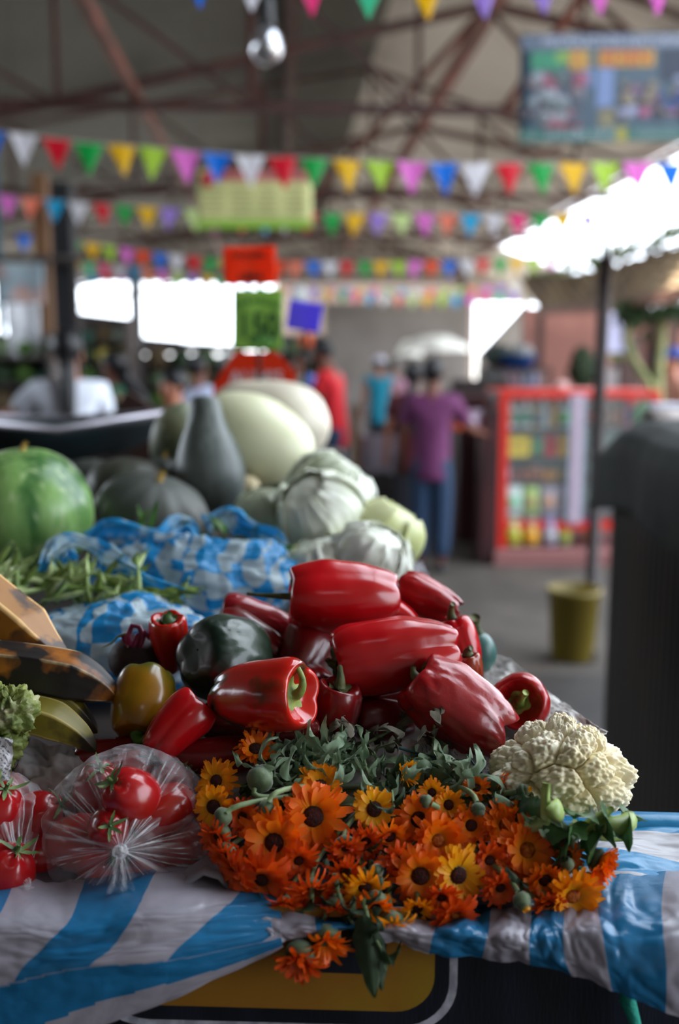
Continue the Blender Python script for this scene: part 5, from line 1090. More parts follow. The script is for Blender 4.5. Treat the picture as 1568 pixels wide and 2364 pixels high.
lettering('TEL:', 17 * k, Matrix.Translation((-210 * k, -107 * k, .008)), paint('849595'), t); lettering('310 680 3972', 30 * k, Matrix.Translation((-98 * k, -104 * k, .008)), paint('788790'), t, bold=.001); lettering('POPAYAN', 22 * k, Matrix.Translation((80 * k, -104 * k, .008)), paint('788790'), t)
for sx in (-230, 120):
    m = MB(); m.tube([(sx * k, 118 * k, 0), (sx * k, 118 * k + .9, .0)], .002, 5); m.build('cord', CORD, t)

# price signs on their sticks above the squashes
stick = MB(); stick.bar(P(597, 575, 3.02), P(597, 945, 3.02), .012); s_ = stick.v
base = P(597, 930, 3.02); stick2 = MB(); stick2.bar(P(597, 572, 3.02), Vector((base.x, base.y, 1.088)), .012); stick2.solo('sign_stick', WOODD, 'thin wooden stick behind the orange and green price signs', 'stick', smooth=False)
stick2 = MB(); b2 = P(705, 760, 3.06); stick2.bar(P(705, 700, 3.06), Vector((b2.x, b2.y, 1.088)), .010); stick2.solo('sign_stick', WOODD, 'thin wooden stick behind the blank purple card', 'stick', smooth=False)
BLK = paint('1c1410'); DG = paint('14603a')
t, k = card('price_sign', 'orange paper sign with faded black handwriting, above the green one', 'sign', 577, 613, 3.0, 122, 86, mat('orange_card', 'f4480e', .6, tl=.5), .05, .03, .002, 'handmade price signs', .002)
lettering('AHUYAMA', 17 * k, Matrix.Translation((-4 * k, 22 * k, .003)), BLK, t, bold=.0006); lettering('LIBRA', 22 * k, Matrix.Translation((2 * k, -26 * k, .003)), BLK, t, bold=.0008)
t, k = card('price_sign', 'lime green paper sign reading 150 in large dark green figures', 'sign', 595, 739, 2.98, 116, 138, mat('lime_card', 'a6cc6c', .6, c2='98c062', ns=9, tl=.5), -.03, -.02, .002, 'handmade price signs', .0015)
for i, ch in enumerate('NARANJAS'):
    a = (i - 3.5) * .30; lettering(ch, 17 * k, Matrix.Translation((math.sin(a) * 50 * k, (6 + 38 * math.cos(a * .8)) * k, .003)) @ Matrix.Rotation(-a * .55, 4, 'Z'), DG, t, bold=.0005)
lettering('150', 82 * k, Matrix.Translation((2 * k, -16 * k, .003)), paint('0c3c2a'), t, bold=.0016, sx=.80)
m = MB(); m.ell((10 * k, -48 * k, .0035), (30 * k, 12 * k, .0012), seg=16, rings=4); m.build('drawn_outline', paint('5f9848'), t)
t, k = card('price_sign', 'blank purple paper card hanging at a tilt right of the green sign', 'sign', 703, 730, 3.04, 78, 66, mat('purple_card', '8270f0', .6, tl=.5), -.1, -.16, .002, 'handmade price signs', .001)
t, k = card('price_sign', 'red-orange eight-sided sign with pale letters behind the beige squash', 'sign', 588, 865, 3.15, 190, 110, mat('red_orange_card', 'e0400f', .6, tl=.4), 0, 0, .004, 'handmade price signs', shape=[(-45, -52), (52, -52), (96, -5), (96, 90), (-96, 90), (-96, 25)])
stick2 = MB(); b2 = P(588, 900, 3.17); stick2.bar(P(588, 850, 3.17), Vector((b2.x, b2.y, 1.088)), .014); stick2.solo('sign_stick', WOODD, 'thick short stick behind the red-orange eight-sided sign', 'stick', smooth=False)
lettering('AUMIS', 44 * k, Matrix.Translation((4 * k, -8 * k, .006)), paint('d8c8cc'), t, bold=.0008)

# ------------------------------------------------------------------ wheelbarrow behind the watermelon
t = thing('wheelbarrow', 'dark green metal wheelbarrow tray with a bright rim standing behind the watermelon', 'wheelbarrow', P(190, 1170, 2.75)); c = t.location
TRAY = mat('dark_green_tray_paint', '1c2c30', .45, c2='12191c', ns=5); RIMM = mat('worn_bright_rim', 'a8a4ac', .3, metal=.6); TUB = mat('grey_steel_tube', '6c6468', .4, metal=.6)
a0 = [P(-60, 975, 2.5), P(130, 992, 2.55), P(395, 950, 2.75), P(420, 948, 3.4), P(150, 965, 3.5), P(-60, 960, 3.4)]
a1 = [P(20, 1062, 2.65), P(150, 1066, 2.65), P(250, 1048, 2.75), P(270, 1040, 3.2), P(150, 1040, 3.25), P(20, 1050, 3.2)]
m = MB(); n = 6; rows = [[a0[i].lerp(a1[i], f) + Vector((0, 0, -.03 * math.sin(PI * f))) for i in range(n)] for f in [j / 6 for j in range(7)]]; m.grid([[p - c for p in r] for r in rows], cv=True)
m.add([p - c for p in a1], [(0, 1, 2, 3, 4, 5)]); m.build('tray', TRAY, t, solid=.004)
m = MB(); m.tube([p - c for p in a0 + [a0[0]]], .0085, 8); m.build('rim', RIMM, t)
for pa in ([P(320, 992, 2.8), P(275, 1018, 2.75), P(215, 1048, 2.7)], [P(300, 1060, 2.75), P(210, 1052, 2.7), P(150, 1075, 2.7)], [P(40, 1010, 2.6), P(60, 1050, 2.65), P(70, 1170, 2.65)], [P(240, 1040, 2.8), P(250, 1100, 2.8), P(255, 1160, 2.8)]):
    m = MB(); m.tube([p - c for p in pa], .012, 8); m.build('frame_tube', TUB, t)
m = MB(); m.box(P(345, 1010, 3.5), (.20, .03, .30), Matrix.Rotation(-1.0, 3, 'Y')); m.solo('cardboard_flap', mat('dark_brown_board', '3c2620', .8), 'dark brown board slanting behind the bright-rimmed tray', 'board', smooth=False)

# ------------------------------------------------------------------ people
SKIN_D = mat('brown_skin', '6b3d2c', .5, sss=.05); SKIN_M = mat('tan_skin', 'a5684e', .5, sss=.05); HAIR = mat('black_hair', '0c0c10', .45); EYEM = mat('dark_eye', '120c0a', .3)
def skin_obj(name, V, E, M_, parent, sub=1):
    """V: list of (x, y, z, rx, ry)"""
    me = bpy.data.meshes.new(name); me.from_pydata([v[:3] for v in V], E, []); me.materials.append(M_); o = bpy.data.objects.new(name, me); C.objects.link(o); o.parent = parent
    sk = o.modifiers.new('skin', 'SKIN'); sk.use_smooth_shade = True
    for i, v in enumerate(V): me.skin_vertices[0].data[i].radius = (v[3], v[4])
    me.skin_vertices[0].data[0].use_root = True
    sb = o.modifiers.new('round', 'SUBSURF'); sb.levels = sub; sb.render_levels = sub; return o
def person(label, px, d, Ht, heading, top, bottom, skin, armL=None, armR=None, hair='short', lean=0., head=(0, 0), shorts=False, shoes='2a2a30', sleeve=.45, cap=None, base_px=None, stance=.045, group='people in the market', toe=True, loc=None):
    b = loc or Vector(((px - 784) / FPX * d, 0, 0)); y = d * CP + .0
    if not loc: b = Vector(((px - 784) / FPX * d, d / CP - (CH - Ht * .6) * SP * .0, 0))
    t = thing('person', label, 'person', b, group); t.rotation_euler = (0, 0, heading); h = Ht; ln = lean * h
    aL = armL or ((-.125, .0, .66), (-.135, .03, .52)); aR = armR or ((.125, .0, .66), (.135, .03, .52))
    def hp(z): return (z - .52) * lean * 2
    V = []; E = []
    def v(x, yy, z, r, r2=None, to=None):
        V.append((x * h, (yy + (hp(z) if z > .52 and abs(x) < .115 else 0)) * h, z * h, r * h, (r2 or r) * h)); 
        if to is not None: E.append((to, len(V) - 1))
        return len(V) - 1
    p0 = v(0, 0, .53, .078, .06); w = v(0, .0, .61, .070, .052, p0); ch = v(0, 0, .71, .080, .055, w); uc = v(0, -.005, .785, .060, .045, ch)
    nk = v(0, 0, .84, .028, .028, uc); h1 = v(head[0] * .4, .012 + head[1] * .4, .875, .036, .044, nk); h2 = v(head[0] * .7, .010 + head[1] * .7, .915, .043, .053, h1); h3 = v(head[0], .006 + head[1], .958, .034, .042, h2)
    v(head[0] * .6, .068 + head[1] * .6, .897, .007, .007, h2)
    for s, arm in ((-1, aL), (1, aR)):
        sh = v(s * .095, 0, .79, .034, .034, uc); el = v(arm[0][0], arm[0][1], arm[0][2], .023, .023, sh); mid = None
        wr_ = v(arm[1][0], arm[1][1], arm[1][2], .015, .015, el); dx, dy, dz = [arm[1][i] - arm[0][i] for i in range(3)]; L = math.sqrt(dx * dx + dy * dy + dz * dz); u = Vector((dx / L, dy / L, dz / L))
        pm = v(*(Vector(arm[1]) + u * .035), .017, .012, wr_); sd = u.cross(Vector((0, 1, 0) if abs(u.y) < .8 else (0, 0, 1))).normalized()
        for f in range(4):
            ff = (f - 1.5) * .0085; a_ = Vector(arm[1]) + u * .058 + sd * ff; b_ = a_ + u * (.022 - abs(f - 1.3) * .003); f1 = v(*a_, .0055, .0055, pm); v(*b_, .0045, .0045, f1)
        a_ = Vector(arm[1]) + u * .030 + sd * .020; f1 = v(*a_, .006, .006, pm); v(*(a_ + u * .018 + sd * .006), .0048, .0048, f1)
        hp_ = v(s * stance, 0, .48, .050, .052, p0); kn = v(s * (stance + .005), .008, .275, .033, .036, hp_); cf = v(s * (stance + .005), -.008, .19, .028, .033, kn); an = v(s * (stance + .005), -.012, .045, .019, .021, cf); v(s * (stance + .010), .062, .020, .020, .014, an)
    skin_obj('body', V, E, skin, t)
    # clothing
    S = []; SE = []
    def sv(x, yy, z, r, r2, to=None):
        S.append((x * h, (yy + (hp(z) if z > .52 and abs(x) < .115 else 0)) * h, z * h, r * h, r2 * h))
        if to is not None: SE.append((to, len(S) - 1))
        return len(S) - 1
    a_1 = sv(0, 0, .425, .094, .080); a_0 = sv(0, 0, .445, .094, .080, a_1); a = sv(0, 0, .51, .094, .078, a_0); b_ = sv(0, 0, .60, .090, .070, a); c_ = sv(0, 0, .71, .095, .070, b_); d_ = sv(0, -.005, .79, .070, .052, c_); sv(0, 0, .825, .036, .036, d_)
    for s, arm in ((-1, aL), (1, aR)):
        q = sv(s * .10, 0, .79, .044, .044, d_); e = Vector((s * .10, 0, .79)).lerp(Vector(arm[0]), sleeve * 1.6 if sleeve < .6 else 1.0); sv(e.x, e.y, e.z, .038, .038, q)
    skin_obj('shirt', S, SE, top, t)
    T = [(0, 0, .52 * h, .086 * h, .070 * h), (0, 0, .58 * h, .08 * h, .062 * h)]; TE = [(0, 1)]
    for s in (-1, 1):
        T.append((s * stance * h, 0, .47 * h, .060 * h, .062 * h)); TE.append((0, len(T) - 1)); T.append((s * (stance + .005) * h, .006 * h, (.30 if shorts else .28) * h, .050 * h, .052 * h)); TE.append((len(T) - 2, len(T) - 1))
        if not shorts: T.append((s * (stance + .005) * h, -.01 * h, .06 * h, .036 * h, .040 * h)); TE.append((len(T) - 2, len(T) - 1))
    skin_obj('shorts' if shorts else 'trousers', T, TE, bottom, t)
    for s in (-1, 1):
        m = MB(); m.ell((s * (stance + .008) * h, .025 * h, .022 * h), (.027 * h, .070 * h, .024 * h), seg=14, rings=8); m.build('shoe', paint(shoes), t)
    hx, hy, hz = head[0] * h, (head[1] + hp(.93)) * h, .925 * h
    m = MB(); m.ell((hx, hy - .010 * h, hz + .012 * h), (.052 * h, .060 * h, .056 * h), seg=22, rings=14, fn=lambda p: (1 if p.z > -.1 or p.y < .1 else .82) * (1 + .05 * nz(p, 5, px))); m.build('hair', HAIR, t)
    if hair == 'long':
        m = MB(); m.tube([(hx, hy - .045 * h, .92 * h), (hx, hy - .055 * h, .85 * h), (hx, hy * .4 - .070 * h, .78 * h), (hx * .5, -.078 * h, .70 * h), (hx * .4, -.075 * h, .63 * h)], [.045 * h, .050 * h, .045 * h, .034 * h, .010 * h], 14, sq=.6); m.build('long_hair', HAIR, t)
    for s in (-1, 1):
        m = MB(); m.ell((hx + s * .018 * h, hy + .050 * h, .912 * h), (.007 * h, .005 * h, .004 * h), seg=10, rings=6); m.build('eye', EYEM, t)
        m = MB(); m.ell((hx + s * .046 * h, hy + .004 * h, .905 * h), (.006 * h, .012 * h, .017 * h), seg=10, rings=8); m.build('ear', skin, t)
    m = MB(); m.ell((hx, hy + .053 * h, .880 * h), (.016 * h, .005 * h, .004 * h), seg=10, rings=6); m.build('mouth', paint('7a3830'), t)
    if cap:
        m = MB(); m.ell((hx, hy - .004 * h, hz + .022 * h), (.058 * h, .066 * h, .052 * h), seg=20, rings=12, fn=lambda p: 1 if p.z > -.15 else .75); m.box((hx, hy + .085 * h, hz + .016 * h), (.085 * h, .075 * h, .008 * h)); m.build('cap', paint(cap), t)
    return t
WS = mat('white_shirt_cloth', 'dfe4f0', .8, bump=.4, bs=14, bd=.01, tl=.1); GS = mat('dark_green_shirt_cloth', '064a34', .8); RS = mat('red_shirt_cloth', 'c41420', .75, bump=.4, bs=14, bd=.01); TS = mat('teal_top_cloth', '0f8aa6', .75); PS = mat('purple_shirt_cloth', '5e2452', .75, bump=.5, bs=12, bd=.012)
JN = mat('blue_jeans', '1c3450', .8); BK = mat('black_shorts_cloth', '1c1e24', .8); PKS = mat('pink_shirt_cloth', 'c08ca4', .8); GY = mat('dark_trousers', '24242c', .8)
person('person in a white t-shirt with long black hair, seen from behind, reaching left', 155, 5.5, 1.68, .25, WS, GY, SKIN_M, armL=((-.20, .06, .70), (-.30, .16, .72)), hair='long')
person('person in a dark green shirt leaning left behind the bright-rimmed tray', 302, 7.2, 1.58, 1.2, GS, GY, SKIN_D, lean=.12, hair='long', armL=((-.13, .10, .66), (-.10, .22, .68)))
person('child with short dark hair beside the pear-shaped squash, face turned down and left', 404, 5.9, 1.46, 2.3, paint('6a4a40'), GY, SKIN_M, armR=((.16, .06, .74), (.12, .16, .84)), head=(0, .012))
person('person in a pale white-blue shirt behind the child', 455, 8.2, 1.56, -.4, paint('c8d0ea'), GY, SKIN_D)
person('person in a red t-shirt and blue jeans standing in profile, head bowed', 775, 8.7, 1.70, 1.25, RS, JN, SKIN_D, lean=.06, head=(0, .03), armL=((-.12, .06, .66), (-.06, .16, .62)), armR=((.12, .07, .66), (.08, .18, .63)))
person('person in a teal top, black shorts and a white cap walking away', 876, 13.0, 1.56, .1, TS, BK, SKIN_M, shorts=True, cap='dcd8e6', shoes='2c6a8c', hair='short', sleeve=.15)
person('person in a pink patterned shirt half hidden right of the teal top', 908, 13.8, 1.50, -.4, PKS, GY, SKIN_M)
person('person in a purple shirt and jeans seen from behind at the maroon counter', 1000, 6.9, 1.53, -.15, PS, JN, SKIN_D, armR=((.16, .06, .67), (.22, .16, .64)), sleeve=.55)
person('person with long black hair half hidden left of the purple shirt', 955, 7.6, 1.50, -.1, paint('5a1c28'), GY, SKIN_M, hair='long')
person('person in a grey and white shirt behind the purple card', 695, 10.5, 1.62, 2.6, paint('8a9488'), GY, SKIN_D)
person('person with bare arms standing by the pale tree trunks at the right edge', 1556, 9.0, 1.62, 1.9, paint('c08878'), GY, SKIN_M, cap='3a4c9c')
# ------------------------------------------------------------------ grocery stand with the red display case
RED = mat('bright_red_frame_paint', 'c8200f', .4); MAR = mat('maroon_boards', '3c1418', .5, c2='2a0e12', ns=3); PINKP = mat('pale_pink_door_frame', 'c8a4b4', .4); GLS = mat('case_glass', 'dfe8ea', .05, alpha=.05, spec=.8)
def zat(x, y, d): return P(x, y, d).z
CX0, CX1, CY0, CY1 = 1.185, 2.36, 7.35, 8.05; ZB, ZT = .27, 1.265
case = thing('display_case', 'tall glass display case with a bright red frame, full of jars and packets', 'display case', ((CX0 + CX1) / 2, 7.7, .10))
def cb(name, c, s, M_, parent=case, bev=.004, **k):
    m = MB(); m.box(c, s); return m.build(name, M_, parent, world=True, smooth=False, bev=bev, **k)
for x, w in ((CX0 + .03, .075), (CX1 - .03, .06)):
    for y in (CY0 + .03, CY1 - .03): cb('post', (x, y, (ZT + .10) / 2), (w, .06, ZT - .10), RED, label='red corner post')
cb('top_rail', ((CX0 + CX1) / 2, CY0 + .02, ZT - .02), (CX1 - CX0, .05, .05), RED); cb('bottom_rail', ((CX0 + CX1) / 2, CY0 + .02, ZB), (CX1 - CX0, .05, .06), RED)
cb('top_panel', ((CX0 + CX1) / 2, 7.7, ZT), (CX1 - CX0, .7, .02), RED); cb('back_panel', ((CX0 + CX1) / 2, CY1 - .01, .76), (CX1 - CX0, .02, 1.0), mat('greenish_back_glass', '6a7a74', .4))
cb('side_panel', (CX0 - .002, 7.7, .76), (.012, .62, .98), MAR); cb('floor_panel', ((CX0 + CX1) / 2, 7.7, ZB + .02), (CX1 - CX0, .66, .02), RED)
dx = P(1328, 1000, 7.38).x
cb('door_frame', (dx, CY0 - .005, .77), (.11, .03, .96), mat('pale_blue_grey_frame', 'a8aec0', .4), label='pale upright of the glass door'); cb('door_strip', (dx, CY0 - .022, .77), (.035, .01, .96), PINKP)
cb('glass_pane', ((CX0 + dx) / 2, CY0, .77), (dx - CX0 - .1, .006, .92), GLS, bev=0); cb('glass_pane', ((CX1 + dx) / 2, CY0, .77), (CX1 - dx - .1, .006, .92), GLS, bev=0)
SH = [zat(1230, 986, 7.5), zat(1230, 1052, 7.5), zat(1230, 1108, 7.5), zat(1230, 1186, 7.5)]
for z in SH: cb('shelf', ((CX0 + CX1) / 2, 7.68, z - .008), (CX1 - CX0 - .08, .56, .014), mat('dark_glass_shelf', '4a3c3c', .3))
m = MB(); m.box(((1.14 + 2.4) / 2, 7.62, .05), (1.26, .9, .10)); m.solo('plinth', mat('pink_concrete', '8c5c5a', .8), 'low pinkish concrete step under the red display case', 'plinth', smooth=False)
def jar(x, yb, d, w, h, c, lid, kind='jar', lab=None, label='', group='goods in the red display case'):
    k = d / FPX; p = P(x, yb, d); W, Hh = w * k, h * k; nm = {'jar': 'jar', 'box': 'carton', 'bag': 'packet', 'bottle': 'bottle'}[kind]
    t = thing(nm, label, nm, p, group); m = MB(); r = W / 2
    if kind == 'box': m.box((0, 0, Hh / 2), (W, W * .5, Hh)); m.build('box', paint(c), t, smooth=False, bev=.003)
    elif kind == 'bag':
        g = [[Vector((W / 2 * math.cos(a) * (1 + .06 * math.sin(j * 2 + a)), r * .55 * math.sin(a) * math.sin(PI * min(.93, .12 + j / 9)) ** .5, Hh * j / 8)) for a in [2 * PI * q / 16 for q in range(16)]] for j in range(9)]; m.grid(g, cv=True); m.build('pouch', paint(c, .4), t)
    elif kind == 'bottle': m.lathe([(r * .9, 0), (r, Hh * .05), (r, Hh * .6), (r * .45, Hh * .78), (r * .4, Hh * .88)], 16); m.build('body', paint(c, .3), t)
    else: m.lathe([(r * .9, 0), (r, Hh * .06), (r, Hh * .72), (r * .8, Hh * .84)], 18); m.build('body', paint(c, .3), t)
    if kind in ('jar', 'bottle'):
        m = MB(); q = .82 if kind == 'jar' else .42; m.lathe([(r * q, Hh * .84), (r * q, Hh)], 16); m.build('lid', paint(lid), t)
    if lab:
        m = MB()
        if kind in ('jar', 'bottle'): m.lathe([(r * 1.02, Hh * .15), (r * 1.02, Hh * .55)], 18)
        elif kind == 'box': m.box((0, -W * .25 - .001, Hh * .5), (W * .7, .002, Hh * .3))
        else: m.box((0, -r * .58, Hh * .45), (W * .6, .006, Hh * .35))
        m.build('printed_label', paint(lab), t, smooth=kind != 'box')
    return t
D1 = 7.52
rows = [
 (986, [(1176, 26, 62, 'd0dcdc', '9ab8b0', 'bottle', '2f7a5a', 'white bottle at the left end of the top shelf'), (1196, 22, 62, 'c4d4d0', 'c0b0b4', 'bottle', '3a8a6a', 'second white bottle on the top shelf'), (1216, 24, 66, 'dce8e8', 'e8f0f0', 'bottle', '3c8c68', 'third white bottle on the top shelf'), (1233, 18, 58, 'b09a3a', '34407c', 'jar', '34407c', 'slim yellow and blue jar on the top shelf'), (1253, 26, 66, 'd0e0e4', 'e0eef0', 'bottle', 'a0b4b8', 'tall pale bottle in the middle of the top shelf'), (1276, 22, 60, 'c8983c', 'b07c30', 'jar', 'd8b868', 'amber jar on the top shelf'), (1300, 26, 64, 'c0dcd8', 'c8e0e8', 'bottle', '38b040', 'pale bottle with a bright green label by the door')]),
 (1052, [(1192, 58, 46, 'd8c41c', 0, 'box', 'a8921c', 'wide yellow carton at the left of the second shelf'), (1238, 24, 50, '3a7a58', 'a0b0b0', 'jar', '50946c', 'green jar beside the yellow carton'), (1271, 30, 48, 'c01c20', 0, 'box', '98181c', 'red carton on the second shelf'), (1301, 26, 48, 'c8a81c', 0, 'box', 'b08c1c', 'narrow yellow carton beside the red one')]),
 (1108, [(1168, 18, 30, 'c0a8b8', 'c8c0d0', 'jar', None, 'pale jar at the left end of the third shelf'), (1186, 18, 26, '6c3a34', '54343c', 'jar', None, 'small brown jar, second on the third shelf'), (1204, 18, 28, '7c4430', '60382c', 'jar', None, 'small brown jar, third on the third shelf'), (1222, 18, 32, '8c5034', '8a6444', 'jar', None, 'small rust jar, fourth on the third shelf'), (1240, 18, 36, '8c5838', 'a4a4b4', 'jar', None, 'rust jar with a grey lid on the third shelf'), (1259, 19, 28, 'b87c2c', '5c4c44', 'jar', None, 'amber jar left of its twin on the third shelf'), (1278, 19, 28, 'b8842c', '5c4c44', 'jar', None, 'amber jar at the right of its twin on the third shelf'), (1300, 18, 30, '6c6440', '3c3c34', 'jar', None, 'olive jar by the door on the third shelf')]),
 (1186, [(1182, 42, 66, 'bcd0cc', 0, 'bag', '70c090', 'white packet with a mint green panel on the fourth shelf'), (1224, 38, 64, '9cb860', 0, 'bag', 'a89048', 'lime packet on the fourth shelf'), (1265, 38, 64, 'a89ca8', 0, 'bag', 'd8a070', 'grey packet with a peach panel on the fourth shelf'), (1300, 30, 66, 'b4acc0', 0, 'bag', '8c8c74', 'lilac-grey packet by the door on the fourth shelf')]),
 (1257, [(1183, 40, 60, 'b4b064', 'c4c0a0', 'jar', 'a8a428', 'yellow-green tub at the bottom left'), (1224, 38, 60, 'b0a058', 'b89890', 'jar', 'd89820', 'tub with an orange label at the bottom'), (1266, 40, 64, '8c8ca4', '8484b0', 'jar', 'a0a0a4', 'grey-lilac tub at the bottom'), (1302, 28, 62, '7c9c70', '74a490', 'jar', 'a0a444', 'green tub at the bottom by the door'), (1356, 22, 62, '8c5a50', '7c3c9c', 'jar', 'a07048', 'brown tub with a purple lid right of the door')]),
]
for yb, items in rows:
    for x, w, h, c_, l_, kd, lb, tx in items: jar(x, yb, D1, w, h, c_, l_ or '808080', kd, lb, tx)
for i, (x, w, h, c_, l_, lb, tx) in enumerate(((1362, 18, 52, '90706c', 'a8b4b8', 'b0645c', 'jar with a reddish label just right of the door'), (1405, 20, 46, 'a89484', 'b0a8a4', None, 'beige jar right of the dark pole'), (1425, 20, 48, '9c7058', '908a88', None, 'light brown jar right of the beige one'), (1447, 20, 48, '7c5c80', '8c8494', None, 'mauve jar near the right end of the case'), (1468, 22, 52, '3c9450', '68a078', None, 'green jar near the right end of the case'), (1490, 22, 52, '2c8444', '5c986c', None, 'last green jar at the right end of the case'))):
    jar(x, 980, D1, w, h, c_, l_, 'jar', lb, tx)
# maroon counter left of it and the second case on top
m = MB(); m.box((1.42, 9.1, .6), (.88, 1.9, 1.2)); ct = m.solo('counter', MAR, 'dark maroon wooden counter running back left of the red display case', 'counter', smooth=False, bev=.01)
t = thing('display_case', 'low glass case with dark red edges standing on the maroon counter', 'display case', (1.66, 9.95, 1.2)); 
for x in (1.36, 1.995):
    m = MB(); m.box((x, 9.55, 1.31), (.03, .03, .22)); m.build('post', MAR, t, world=True, smooth=False)
m = MB(); m.box((1.68, 9.75, 1.415), (.66, .42, .02)); m.build('top_panel', MAR, t, world=True, smooth=False)
m = MB(); m.box((1.68, 9.95, 1.31), (.64, .02, .2)); m.build('back_panel', mat('murky_grey_panel', '5a5458', .5), t, world=True, smooth=False)
m = MB(); m.box((1.68, 9.56, 1.31), (.6, .005, .2)); m.build('glass_pane', GLS, t, world=True, smooth=False)
for i, (x, c_, l_) in enumerate(((1108, '9aa494', 'c0c8b0'), (1130, '4c5a50', '3c443c'), (1150, '44403c', '303030'), (1172, 'a05a74', 'b888a0'), (1192, '9c5c78', 'c090a8'), (1214, '8490b8', 'a0a8c8'), (1232, '7c6c9c', 'a098c0'))):
    jar(x, 893, 9.72, 17, 32, c_, l_, 'jar', None, ('greenish white jar', 'dark green jar', 'blackish jar', 'rose jar', 'mauve rose jar', 'pale blue jar', 'lilac jar')[i] + ' in the low case on the maroon counter', 'jars in the low case')
t = thing('basin', 'blue plastic basin piled with greens on top of the low case', 'basin', (1.72, 9.75, 1.426)); m = MB(); m.lathe([(.13, 0), (.19, .11), (.2, .115), (.185, .11), (.125, .01)], 28); m.build('bowl', mat('blue_basin_plastic', '0f4c96', .4), t)
LB = mat('blackish_leaf_bunch', '242c2a', .8, c2='3c4844', ns=9, bump=1, bs=30, bd=.02)
def bunch(x, y, d, r, M_, label, group, name='leafy_bunch', cat='greens', sq=.75):
    k = d / FPX; m = MB(); sd = rnd.random() * 9; m.ell((0, 0, 0), (r * k, r * k, r * k * sq), seg=30, rings=20, fn=lambda p: 1 + .28 * nz(p, 3.5, sd) + .16 * nz(p, 9, sd)); o = m.build(name, M_); o.location = P(x, y, d); return tag(o, label, cat, group)
bunch(1150, 822, 9.7, 34, LB, 'dark leafy bunch at the left of the blue basin', 'dark greens on the low case'); bunch(1205, 815, 9.8, 26, mat('pale_grey_bunch', '9a9c9c', .8), 'pale bundle on top of the blue basin', 'dark greens on the low case')
m = MB(); m.box((1.3, 9.3, 1.26), (.5, .3, .12)); m.solo('dark_box', mat('dark_brown_carton', '2e2422', .8), 'dark brown box on the maroon counter behind the purple shirt', 'box', smooth=False, bev=.01)
for i, (x, c_, l_) in enumerate(((1055, 'd8541c', 'c8c4d0'), (1092, 'a08898', 'c4b8cc'), (1112, 'b0a8b8', 'a84050'))):
    jar(x, 992, 7.25, 24, 46, c_, l_, 'bag', l_, ('orange and white snack packet', 'lilac snack packet', 'white and red snack packet')[i] + ' hanging at the front of the maroon counter', 'snack packets at the counter')
m = MB(); m.box((1.10, 7.34, .58), (.13, .26, 1.14)); m.solo('side_counter', MAR, 'narrow maroon cupboard between the purple shirt and the red case', 'cupboard', smooth=False, bev=.01)

# ------------------------------------------------------------------ dark pole with a fork
t = thing('forked_pole', 'dark pole with a forked iron top standing before the red display case', 'pole', (P(1384, 900, 5.2).x, P(1384, 900, 5.2).y, 0)); c = t.location; IR = mat('dark_brown_iron', '2a1e1e', .55)
def wp(x, y): q = P(x, y, 5.2); return Vector((q.x - c.x, c.y - c.y + (q.y - c.y) * .0, q.z))
m = MB(); m.tube([(0, 0, 0), (0, 0, 1.2), wp(1386, 720), wp(1388, 600)], [.033, .033, .035, .038], 12); m.build('shaft', IR, t)
m = MB(); m.tube([wp(1386, 620), wp(1381, 560), wp(1378, 498)], [.028, .016, .008], 8); m.build('prong', IR, t)
m = MB(); m.tube([wp(1392, 612), wp(1412, 575), wp(1432, 535), wp(1440, 500)], [.02, .012, .009, .012], 8); m.build('prong', IR, t)
m = MB(); m.tube([wp(1380, 524), wp(1408, 514), wp(1440, 500)], .010, 8); m.build('crossbar', IR, t)

# ------------------------------------------------------------------ corrugated awning and what stands under it
AW = mat('brown_fibre_awning', 'a08868', .8, c2='86705a', ns=2.5, bump=.3, bs=8, bd=.02, bump2=(5.0, .04, 0, 'X'))
t = thing('awning', 'brown corrugated awning sloping behind the forked pole', 'awning', (4, 9, 1.9))
A = [P(1195, 640, 13.5), P(1330, 632, 11.5), P(1450, 600, 9.8), P(1700, 520, 7.4)]; B_ = [P(1245, 712, 12.2), P(1380, 702, 10.2), P(1480, 690, 8.6), P(1700, 640, 6.4)]
m = MB(); g = []
for j in range(20):
    f = j / 19; row = []
    for i in range(90):
        u = i / 89 * 3; s_ = int(min(2, u)); p = A[s_].lerp(A[s_ + 1], u - s_).lerp(B_[s_].lerp(B_[s_ + 1], u - s_), f); row.append(p + Vector((0, 0, .02 * math.sin(i * 1.25) + (.05 * nz((i * .2, j * .3, 0), 1, 3) if j == 0 else 0))))
    g.append(row)
m.grid(g); m.build('corrugated_sheet', AW, t, world=True, solid=.012)
for i in range(3):
    m = MB(); m.bar(B_[i] + Vector((0, 0, -.03)), B_[i + 1] + Vector((0, 0, -.03)), .09); m.build('edge_beam', mat('reddish_wood_beam', '86604e', .7), t, world=True, smooth=False)
for x, d in ((1248, 12.3), (1700, 6.5)):
    q = P(x, 715, d); m = MB(); m.bar(Vector((q.x, q.y, 0)), Vector((q.x, q.y, 2.05)), .08); m.build('post', mat('brown_wood_post', '4c3630', .8), t, world=True, smooth=False)
